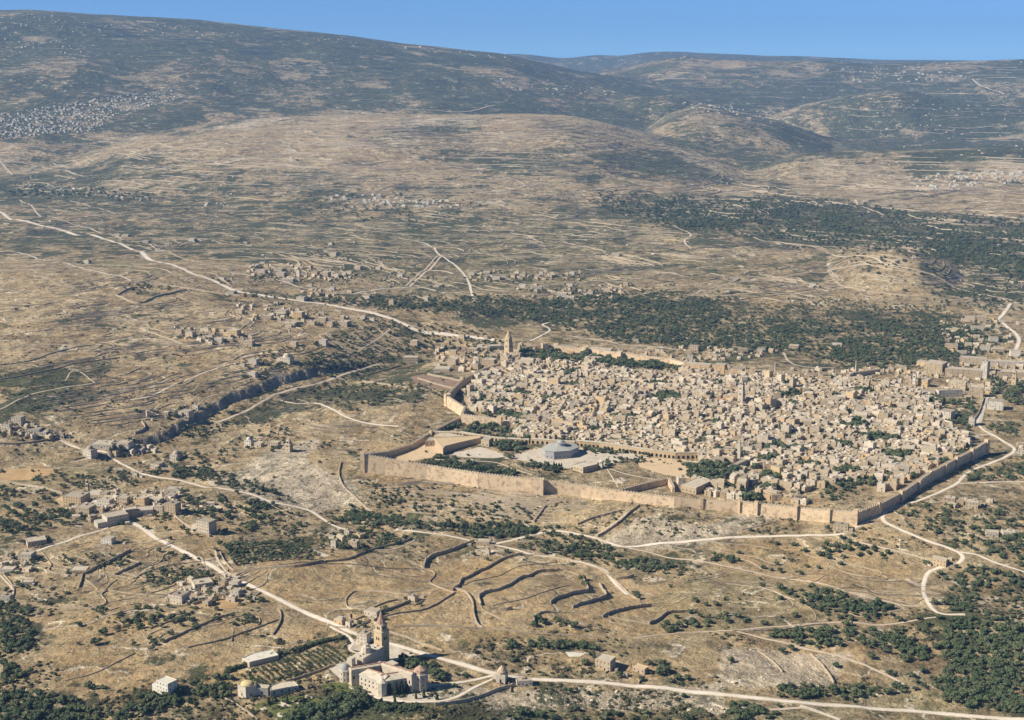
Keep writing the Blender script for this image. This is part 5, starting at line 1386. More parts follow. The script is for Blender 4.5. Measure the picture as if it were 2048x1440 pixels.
W = [
    ([(1045, 1110), (1090, 1112), (1140, 1122), (1195, 1136)], 1.6, 2, 'thin pale wall along the crest of the terraced hill'),
    ([(1125, 1142), (1145, 1146), (1163, 1156)], 2, 2, 'low wall joining two terraces near the hill top'),
    ([(925, 1172), (960, 1160), (1010, 1146), (1060, 1130), (1110, 1126)], 1.4, 1.6, 'faint terrace line between the two upper terraces'),
    ([(985, 1212), (1040, 1200), (1090, 1184), (1140, 1172)], 1.4, 1.6, 'faint terrace line inside the longest terrace'),
    ([(1100, 1225), (1150, 1226), (1210, 1232), (1298, 1249)], 1.6, 1.8, 'thin wall along the lower rim of the terraced hill'),
    ([(962, 1212), (968, 1222), (985, 1230), (1010, 1240), (1068, 1246)], 1.6, 1.8, 'thin wall curving under the left end of the terraces'),
    ([(468, 1143), (520, 1140), (600, 1134), (648, 1124)], 5, 2.5, 'straight wall below the walled olive orchard'),
    ([(650, 1124), (700, 1118), (745, 1100), (785, 1090), (822, 1078)], 3.5, 2, 'bent wall right of the walled olive orchard'),
    ([(440, 1106), (450, 1125), (468, 1143)], 4, 2, 'short wall at the left end of the orchard'),
    ([(460, 1134), (560, 1130), (650, 1128), (745, 1134), (850, 1140), (870, 1150), (860, 1165), (885, 1178), (910, 1186)], 2, 1.6, 'thin wavering wall below the tan field'),
    ([(910, 1186), (880, 1205), (840, 1222), (770, 1234)], 3, 2.2, 'green-edged wall behind the bell tower'),
    ([(790, 1255), (860, 1253), (910, 1256), (968, 1259)], 3.5, 2, 'straight wall right of the bell tower spire'),
    ([(968, 1259), (1046, 1267), (1120, 1272), (1200, 1276)], 2.5, 1.8, 'straight wall along the foot of the terraced hill'),
    ([(735, 1220), (698, 1216), (692, 1202), (700, 1190), (720, 1183), (800, 1188), (818, 1190)], 2.2, 1.8, 'round wall of the oval stone enclosure'),
    ([(728, 1226), (760, 1210), (795, 1200)], 2.5, 1.6, 'inner slanting wall of the oval enclosure'),
    ([(765, 1226), (800, 1212), (826, 1200)], 4, 2, 'dark slanting wall ending at the small hut'),
    ([(700, 1228), (702, 1240), (725, 1245), (745, 1240), (770, 1234)], 2.5, 1.6, 'garden wall in front of the oval enclosure'),
    ([(165, 1152), (215, 1127), (262, 1103)], 6, 2.5, 'high dark diagonal wall in the left fields'),
    ([(158, 1176), (163, 1162), (165, 1152)], 4, 2, 'short end of the high dark diagonal wall'),
    ([(229, 1152), (258, 1138), (282, 1127)], 5, 2.2, 'second dark diagonal wall in the left fields'),
    ([(282, 1127), (262, 1120), (248, 1118)], 2, 1.5, 'low return of the second diagonal wall'),
    ([(83, 1105), (102, 1129), (98, 1140), (107, 1146), (161, 1151), (229, 1152), (268, 1158), (285, 1148), (320, 1136), (345, 1130), (390, 1125), (430, 1120)], 2.2, 1.6, 'long pale wavering wall across the left fields'),
    ([(7, 1150), (20, 1165), (28, 1183), (21, 1202)], 2.5, 2, 'thick pale wall curving near the left edge'),
    ([(0, 1204), (73, 1212), (140, 1217), (200, 1214), (212, 1204), (203, 1190), (215, 1182)], 2.5, 1.8, 'long low wall dividing woods from the left field'),
    ([(215, 1182), (260, 1187), (300, 1192), (335, 1194)], 2, 1.6, 'low wall leading to the left farm'),
    ([(170, 1158), (185, 1170), (197, 1180)], 1.6, 1.4, 'short thin wall below the diagonal wall'),
    ([(205, 1186), (222, 1168), (235, 1160)], 1.6, 1.4, 'short wall left of the farm field'),
    ([(300, 1187), (330, 1178), (375, 1162), (420, 1152)], 1.8, 1.5, 'wall behind the left farm'),
    ([(386, 1211), (420, 1200), (452, 1190)], 5, 2.2, 'dark wall of the left farm yard'),
    ([(370, 1207), (400, 1215), (440, 1220), (475, 1222)], 2, 1.6, 'low wall below the golden farm yard'),
    ([(330, 1284), (380, 1262), (430, 1240), (470, 1228)], 4, 2, 'dark straight wall above the ruined garden'),
    ([(375, 1296), (430, 1284), (480, 1268), (530, 1250), (556, 1240)], 2.5, 1.8, 'pale wall below the ruined garden'),
    ([(300, 1258), (340, 1243), (380, 1228)], 2.5, 1.6, 'wall in the left olive grove'),
    ([(284, 1265), (300, 1285), (312, 1300)], 1.2, 1.2, 'short wall end under the olive grove'),
    ([(130, 1362), (180, 1350), (220, 1332), (270, 1306)], 1.6, 1.8, 'broken low wall across the golden slope'),
    ([(556, 1219), (562, 1232), (558, 1250), (546, 1270)], 3, 2.6, 'thick hooked pale wall beside the road'),
    ([(0, 963), (60, 972), (125, 988)], 4.5, 3, 'long thick wall above the left village'),
    ([(0, 888), (60, 886), (120, 876)], 4, 3, 'dark wall under the white hamlet'),
    ([(120, 877), (150, 892), (165, 900)], 3, 2, 'pale wall from the white hamlet down to the road'),
    ([(62, 938), (120, 935), (190, 938)], 2, 1.6, 'field wall over the golden strip'),
    ([(232, 592), (262, 605), (287, 606), (300, 600)], 6, 3, 'near wall of the walled garden in the plain'),
    ([(232, 592), (250, 582), (275, 576)], 5, 3, 'left wall of the walled garden in the plain'),
    ([(287, 606), (312, 594), (340, 588), (372, 580)], 5, 3, 'right wall of the walled garden in the plain'),
    ([(262, 566), (320, 570), (372, 577), (420, 585), (480, 592)], 5, 3, 'far wall of the walled garden in the plain'),
    ([(682, 925), (678, 950), (688, 975), (715, 1000), (745, 1025)], 4, 3.5, 'pale stone ramp wall dropping from the south corner'),
    ([(1068, 1045), (1080, 1028), (1092, 1012)], 4, 2.2, 'dark diagonal wall on the slope under the gate'),
    ([(1155, 1050), (1185, 1038), (1215, 1030), (1245, 1022)], 5, 4, 'dark rocky bank left of the stony slope'),
    ([(1195, 1074), (1240, 1045), (1280, 1012)], 5, 2.5, 'dark wall edging the stony burial slope'),
    ([(1280, 1015), (1350, 1025), (1450, 1034), (1540, 1040)], 1.8, 1.5, 'low wall above the stony burial slope'),
    ([(1485, 1060), (1530, 1050), (1548, 1046)], 1.6, 1.5, 'low bank right of the stony burial slope'),
    ([(1463, 1263), (1520, 1262), (1600, 1255), (1653, 1249)], 3, 3, 'dark wall beside the field lane'),
    ([(1515, 1302), (1540, 1320), (1565, 1345)], 3, 2, 'slanting dark bank on the stony hill'),
    ([(1620, 1310), (1650, 1340), (1668, 1368)], 4, 2.5, 'second slanting dark bank on the stony hill'),
    ([(1478, 1326), (1510, 1335), (1545, 1338)], 3, 2.5, 'rocky ledge on the stony hill'),
    ([(870, 1412), (930, 1404), (985, 1386), (1030, 1372)], 5, 2.5, 'retaining wall below the roadside chapel'),
    ([(448, 1398), (480, 1415), (515, 1440)], 3, 2, 'garden wall at the lower left of the monastery gardens'),
    ([(570, 1366), (620, 1350), (670, 1332)], 4, 2, 'wall between the orchard and the monastery'),
    ([(780, 1265), (850, 1290), (885, 1303)], 3, 2, 'roadside wall right of the bell tower'),
    ([(560, 800), (600, 800), (650, 812)], 1.5, 2, 'low wall above the pale track'),
    ([(700, 745), (745, 748), (800, 732)], 4, 2.5, 'garden wall left of the zigzag wall'),
    ([(835, 758), (875, 770), (925, 782)], 5, 3, 'lower wall of the terraced gardens by the zigzag wall'),
    ([(855, 750), (890, 757), (925, 765)], 6, 3, 'upper wall of the terraced gardens by the zigzag wall'),
    ([(725, 762), (775, 770), (845, 778)], 4, 3, 'long low wall in the terraced gardens'),
    ([(1946, 843), (1958, 826), (1968, 797)], 5, 3, 'left parapet of the causeway road'),
    ([(1926, 888), (1960, 885), (2000, 884)], 5, 3, 'low wall in front of the shaded bastion'),
    ([(1480, 600), (1560, 590), (1640, 578), (1690, 572)], 2.5, 3, 'dark field wall beside the white cube house'),
    ([(1310, 590), (1380, 600), (1480, 592)], 2, 3, 'field wall left of the white cube house'),
    ([(0, 730), (60, 722), (130, 700), (190, 690)], 3, 3, 'contour bank on the left hill, upper'),
    ([(0, 760), (80, 745), (150, 728), (240, 716)], 3, 3, 'contour bank on the left hill, middle'),
    ([(283, 845), (290, 858), (270, 868)], 6, 3, 'roofless corner wall near the cliff'),
]
for pts, h, t, lab in W: wall(pts, h * .8, t * .6, lab)

# ---------------------------------------------------------------- the monastery
def mono():
    root_loc = P(742, 1372)
    root = link('monastery', None, None, root_loc); tag(root, 'pale stone monastery with courtyard, corner towers and red roof edges', 'monastery', None)
    A, B_, C_ = [Vector(v) for v in place([697, 766, 838], [1363, 1391, 1378])]
    D = A + (C_ - B_) * 1.0
    c = root_loc
    base = min(A.z, B_.z, C_.z)
    def loc(v): return (v[0] - c.x, v[1] - c.y)
    z0 = base - c.z - 5
    eave, ridge = 17.0, 22.0
    corners = [A, B_, C_, D]
    wing = 13.0
    for i in range(4):
        p, q = corners[i], corners[(i + 1) % 4]
        d = (q - p); d.z = 0; L = d.length; u = d / L; n = Vector((-u.y, u.x, 0))
        if (((A + C_) / 2) - p).dot(n) < 0: n = -n
        e = eave + (3 if i in (2, 3) else 0); rg = e + 4
        # each wing: outer wall, inner wall, gabled roof with red ridge edge
        pts = [p, q, q + n * wing - u * 0, p + n * wing]
        a = [loc(v) for v in pts]
        b = MB(); b.prism(a, z0, base - c.z + e); b.obj('wing_wall', [M['pale']], root)
        r1 = p - n * .6; r2 = q - n * .6; m1 = p + n * wing * .72; m2 = q + n * wing * .72; s1 = p + n * (wing + .3); s2 = q + n * (wing + .3)
        zb = base - c.z
        b = MB(); b.add([(*loc(r1), zb + e + .02), (*loc(r2), zb + e + .02), (*loc(m2), zb + rg), (*loc(m1), zb + rg), (*loc(s2), zb + rg - 1.2), (*loc(s1), zb + rg - 1.2), (*loc(s2), zb + e), (*loc(s1), zb + e)],
                         [(0, 1, 2, 3), (3, 2, 4, 5), (5, 4, 6, 7), (0, 3, 5, 7), (1, 6, 4, 2)])
        b.obj('wing_roof', [M['pale']], root)
        b = MB(); mm = (m1 + m2) / 2; b.box(*loc(mm), zb + rg - .1, L * .98, 1.5, .7, 0, math.atan2(u.y, u.x)); b.obj('red_roof_edge', [M['tile']], root)
        b = MB(); mm = (p + q) / 2 - n * .35; b.box(*loc(mm), zb + e - 1, L, .6, .9, 0, math.atan2(u.y, u.x)); b.obj('string_course', [M['white']], root)
        if i in (0, 1):
            nn = int(L / 5.5)
            for f in (.30, .62):
                for j in range(nn):
                    w = p + u * (j + .5) * L / nn
                    link('window', WIN, root, (*loc(w), zb + e * f), math.atan2(u.y, u.x), (1.0, 1.0, 1.1))
        else:
            nn = int(L / 6)
            for j in range(nn):
                w = p + n * wing + u * (j + .5) * L / nn
                link('arched_window', ARCH, root, (*loc(w), zb + e * .55), math.atan2(u.y, u.x), (.8, 1, 1.2))
    zb = base - c.z
    def turret(pt, r, h, dome_h, mat, dmat, n=8, kind='cone', name='corner_tower'):
        x, y = loc(pt); b = MB(); b.cone(x, y, z0, r, h - z0 + zb, n, 0, r); b.obj(name, [M[mat]], root)
        b = MB(); b.cone(x, y, zb + h + .01, r + .5, .8, n, 0, r + .5); b.obj('cornice', [M['white']], root)
        b = MB()
        if kind == 'cone': b.cone(x, y, zb + h + .8, r * .95, dome_h * .45, n, 0, r * .78); b.cone(x, y, zb + h + .8 + dome_h * .45, r * .88, dome_h * .55, n, 0)
        else: b.dome(x, y, zb + h + .8, r * .92, dome_h, 12, 4)
        b.obj('tower_roof', [M[dmat]], root, smooth=(kind != 'cone'))
        for k in range(n):
            a = 2 * math.pi * (k + .5) / n
            for f in (.35, .75): link('window', WIN, root, (x + r * .93 * math.cos(a), y + r * .93 * math.sin(a), zb + h * f), a + R(90), (.8, 1, .9))
    turret(C_ + Vector((2, 0, 0)), 8.5, 20, 9, 'pale', 'spire')
    turret(A + Vector((-4, 2, 0)), 6.5, 17, 7, 'pale', 'lead', 10, 'dome')
    x, y = loc(B_); b = MB(); b.cone(x - 1, y + 2, z0, 6.0, 16 - z0 + zb, 8, 0, 6.0); b.cone(x - 1, y + 2, zb + 16, 6.2, 4.5, 8, 0); b.obj('apse', [M['pale']], root)
    # church body standing behind the left wing
    p = A + Vector((10, 12, 0)); q = P(764, 1330) + Vector((-4, -2, 0))
    d = q - p; d.z = 0; L = d.length; ang = math.atan2(d.y, d.x); m = (p + q) / 2
    b = MB(); b.box(*loc(m), z0, L, 15, 27 - z0 + zb, 0, ang); b.obj('church_nave', [M['pale']], root)
    b = MB(); b.box(*loc(m), zb + 27.01, L + .6, 15.6, .9, 0, ang)
    for k in range(7): 
        w = p + d * (k + .5) / 7; b.box(*loc(w), zb + 27.9, 2.2, 2.2, 1.6, 0, ang)
    b.obj('nave_roof', [M['pale']], root)
    w = p.lerp(q, .42); b = MB(); b.cone(*loc(w), zb + 27.9, 6.2, 7, 8, 0, 5.4); b.cone(*loc(w), zb + 34.9, 3.6, 3, 8, 0, 2.6); b.obj('lantern', [M['pale']], root)
    w = p + Vector((-7, -6, 0)); b = MB(); b.box(*loc(w), z0, 7, 7, 30 - z0 + zb, 0, ang); b.obj('buttress_tower', [M['pale']], root)
    # inner chapel in the courtyard
    w = (A + C_) / 2 + Vector((9, 12, 0)); b = MB(); b.box(*loc(w), z0, 10, 12, 24 - z0 + zb, 0, ang - R(15)); b.obj('inner_chapel', [M['pale']], root)
    w = (A + C_) / 2 + Vector((16, 3, 0)); b = MB(); b.box(*loc(w), z0, 12, 9, 20 - z0 + zb, 0, ang - R(15)); b.box(*loc(w), zb + 20.01, 12.6, 9.6, .8, 0, ang - R(15)); b.obj('inner_range', [M['gold']], root)
    return A, B_, C_, D
MA, MBB, MC, MD = mono()
square_tower('bell_tower', 'tall square bell tower with double arched windows and brown spire at the monastery', 'tower', 764, 1326, 28, [(62, 1), (11, .80)], 'gold', -38, 25, 'spire')
# chapel by the road
cp = P(1004, 1362); ck = mpp(cp)
cr = link('roadside_chapel', None, None, cp, R(-18)); tag(cr, 'small square chapel with conical domed roof beside the road', 'chapel', None)
b = MB(); b.box(0, 0, -4, 11.5, 11.5, 14); b.obj('wall', [M['grey']], cr)
b = MB(); b.cone(0, 0, 10.01, 5.6, 2.4, 8, 0, 5.4); b.obj('drum', [M['stone']], cr)
b = MB(); b.cone(0, 0, 12.4, 5.9, 4.2, 12, 0, 3.6); b.cone(0, 0, 16.6, 3.6, 3.6, 12, 0); b.obj('conical_dome', [M['stone']], cr)
b = MB(); b.cone(0, 0, 20, .5, 4, 6, 0, .15); b.obj('finial', [M['dark']], cr)
for sx, a in ((0, 0), (1, 90)):
    link('arched_opening', ARCH, cr, (0, -5.75, 0) if sx == 0 else (5.75, 0, 0), R(a), (.9, 1, 1.5))
b = MB(); b.box(-9, 1, -4, 5, 8, 10); b.obj('annex', [M['pale']], cr)
# outbuildings of the monastery gardens
block_thing('garden_lodge', 'long white roofed building at the head of the round orchard rows', 'building', 'monastery outbuildings', [(484, 1327), (499, 1335), (558, 1320), (545, 1308), (506, 1318)], 9, 'pale', 'white')
r, poly, h = block_thing('garden_tower', 'white block with a shallow ochre dome left of the garden beds', 'building', 'monastery outbuildings', [(476, 1392), (492, 1399), (512, 1393), (508, 1384), (488, 1382)], 20, 'pale', 'roof', wins=1)
b = MB(); b.dome(0, 0, h + .9, 7.5, 3.2, 14, 4); b.obj('dome', [M['mustard']], r, smooth=True)
block_thing('garden_house', 'shaded grey house right of the ochre domed block', 'building', 'monastery outbuildings', [(512, 1393), (536, 1392), (540, 1384), (514, 1382)], 13, 'grey', 'pale', wins=1)
block_thing('garden_house', 'flat-roofed house between the garden beds and the monastery lane', 'building', 'monastery outbuildings', [(541, 1396), (572, 1388), (598, 1382), (588, 1372), (560, 1374), (540, 1384)], 10, 'grey', 'pale', wins=1)
patch([(655, 1336), (697, 1322), (760, 1290), (745, 1270), (780, 1290), (830, 1310), (780, 1325), (860, 1385), (900, 1405), (780, 1404), (700, 1378)], 'paving', 'monastery_yard', 'pale gravel yard around the monastery')
patch([(655, 1366), (690, 1365), (735, 1383), (720, 1392), (640, 1378)], 'lawn', 'monastery_lawn')
patch([(690, 1290), (722, 1278), (750, 1292), (735, 1305), (705, 1300)], 'paving', 'forecourt')
patch([(1130, 1304), (1172, 1307), (1160, 1314), (1138, 1314)], 'white', 'white_threshing_floor', 'white floor beside the hedge below the terraced hill')
patch([(382, 1210), (452, 1192), (478, 1205), (470, 1218), (410, 1218)], 'field', 'golden_yard')
patch([(612, 1100), (624, 1098), (660, 1112), (648, 1115)], 'paving', 'orchard_yard')
patch([(346, 1022), (352, 1010), (386, 1017), (372, 1024)], 'sand', 'village_yard')
patch([(52, 858), (72, 860), (80, 872), (62, 868)], 'white', 'white_yard')
patch([(0, 940), (90, 933), (130, 945), (60, 960), (0, 962)], 'field', 'dry_field')
patch([(820, 755), (850, 748), (925, 765), (915, 782), (838, 775)], 'soil', 'terraced_plot')
for k, q in enumerate([[(518, 1418), (560, 1436), (572, 1430), (528, 1413)], [(548, 1406), (590, 1424), (598, 1419), (556, 1401)], [(568, 1398), (612, 1415), (622, 1409), (580, 1394)], [(602, 1395), (636, 1408), (645, 1402), (612, 1390)]]):
    patch(q, 'paving', 'garden_bed_path')
patch([(505, 1412), (560, 1440), (640, 1436), (660, 1405), (600, 1390), (540, 1400)], 'lawn', 'garden_beds')
road([(1958, 847), (1964, 826), (1972, 797)], 9, 'paving', 'causeway')
# ---------------------------------------------------------------- trees
def crown_mesh(name, mat, seed, rx=3.3, rz=2.3, zc=3.4, n=230, leaf=.95, cyp=False):
    """a crown of many leaf clumps spread through its volume, with lobes and gaps"""
    rg = np.random.default_rng(seed)
    lobes = [(rg.normal(0, rx * .42), rg.normal(0, rx * .42), rg.normal(0, rz * .3), rg.uniform(.45, .72)) for _ in range(7)] + [(0, 0, 0, .72)]
    vs = []; fs = []
    for i in range(n):
        lx, ly, lz, lr = lobes[rg.integers(len(lobes))]
        d = rg.normal(size=3); d /= np.linalg.norm(d); r = lr * rg.uniform(.72, 1.0)
        c = np.array([lx + d[0] * r * rx, ly + d[1] * r * rx, lz + d[2] * r * rz + zc])
        if cyp:
            t = rg.random(); a = rg.random() * 6.283; rr = rx * (1 - t) ** .6 * (.55 + .45 * min(1, t * 8)) * rg.uniform(.8, 1.1)
            c = np.array([rr * math.cos(a), rr * math.sin(a), .6 + t * rz * 2]); d = np.array([math.cos(a), math.sin(a), .3])
        if c[2] < .4: continue
        nrm = d + rg.normal(0, .45, 3); nrm /= np.linalg.norm(nrm)
        up = np.array([0, 0, 1.0]) if abs(nrm[2]) < .9 else np.array([1.0, 0, 0])
        a1 = np.cross(nrm, up); a1 /= np.linalg.norm(a1); a2 = np.cross(nrm, a1)
        s = leaf * rg.uniform(.6, 1.25); b = len(vs)
        bul = nrm * s * .35
        vs += [tuple(c + a1 * s), tuple(c + a2 * s * .8), tuple(c - a1 * s), tuple(c - a2 * s * .8), tuple(c + bul)]
        fs += [(b, b + 1, b + 4), (b + 1, b + 2, b + 4), (b + 2, b + 3, b + 4), (b + 3, b, b + 4)]
    me = bpy.data.meshes.new(name); me.from_pydata(vs, [], fs); me.materials.append(M[mat]); me.update()
    return me
def trunk_mesh():
    b = MB(); b.cone(0, 0, -1.2, .38, 2.6, 7, 0, .26)
    for a in (0.3, 2.3, 4.4):
        n = 5; c0 = (0, 0, 1.2); c1 = (1.3 * math.cos(a), 1.3 * math.sin(a), 3.4); vs = []
        for (cx, cy, cz), r in ((c0, .2), (c1, .08)):
            for i in range(n): t = 6.283 * i / n; vs.append((cx + r * math.cos(t), cy + r * math.sin(t), cz))
        b.add(vs, [(i, (i + 1) % n, n + (i + 1) % n, n + i) for i in range(n)])
    return b.mesh('trunk', [M['bark']])
TRUNK = trunk_mesh()
CROWN = [crown_mesh('crown', 'leaf', 11), crown_mesh('crown', 'leaf', 12, 3.0, 2.6, 3.6), crown_mesh('crown', 'leaf', 13, 3.6, 2.0, 3.1), crown_mesh('crown', 'leaf2', 14, 3.2, 2.4, 3.4)]
CYPM = [crown_mesh('crown', 'cyp', 21, 1.9, 5.0, 0, 170, .9, True), crown_mesh('crown', 'cyp', 22, 2.3, 4.2, 0, 170, .95, True)]
def tree(x, y, z, s, kind='olive_tree'):
    v = random.randrange(3) if kind == 'olive_tree' else random.randrange(2)
    r = link(kind, None, None, (x, y, z), random.uniform(0, 6.28), (s, s, s * random.uniform(.88, 1.12)))
    link('trunk', TRUNK, r)
    link('crown', CROWN[v] if kind == 'olive_tree' else CYPM[v], r)
    return r, ['spreading', 'upright', 'flat-topped'][v] if kind == 'olive_tree' else ['slim', 'stout'][v]

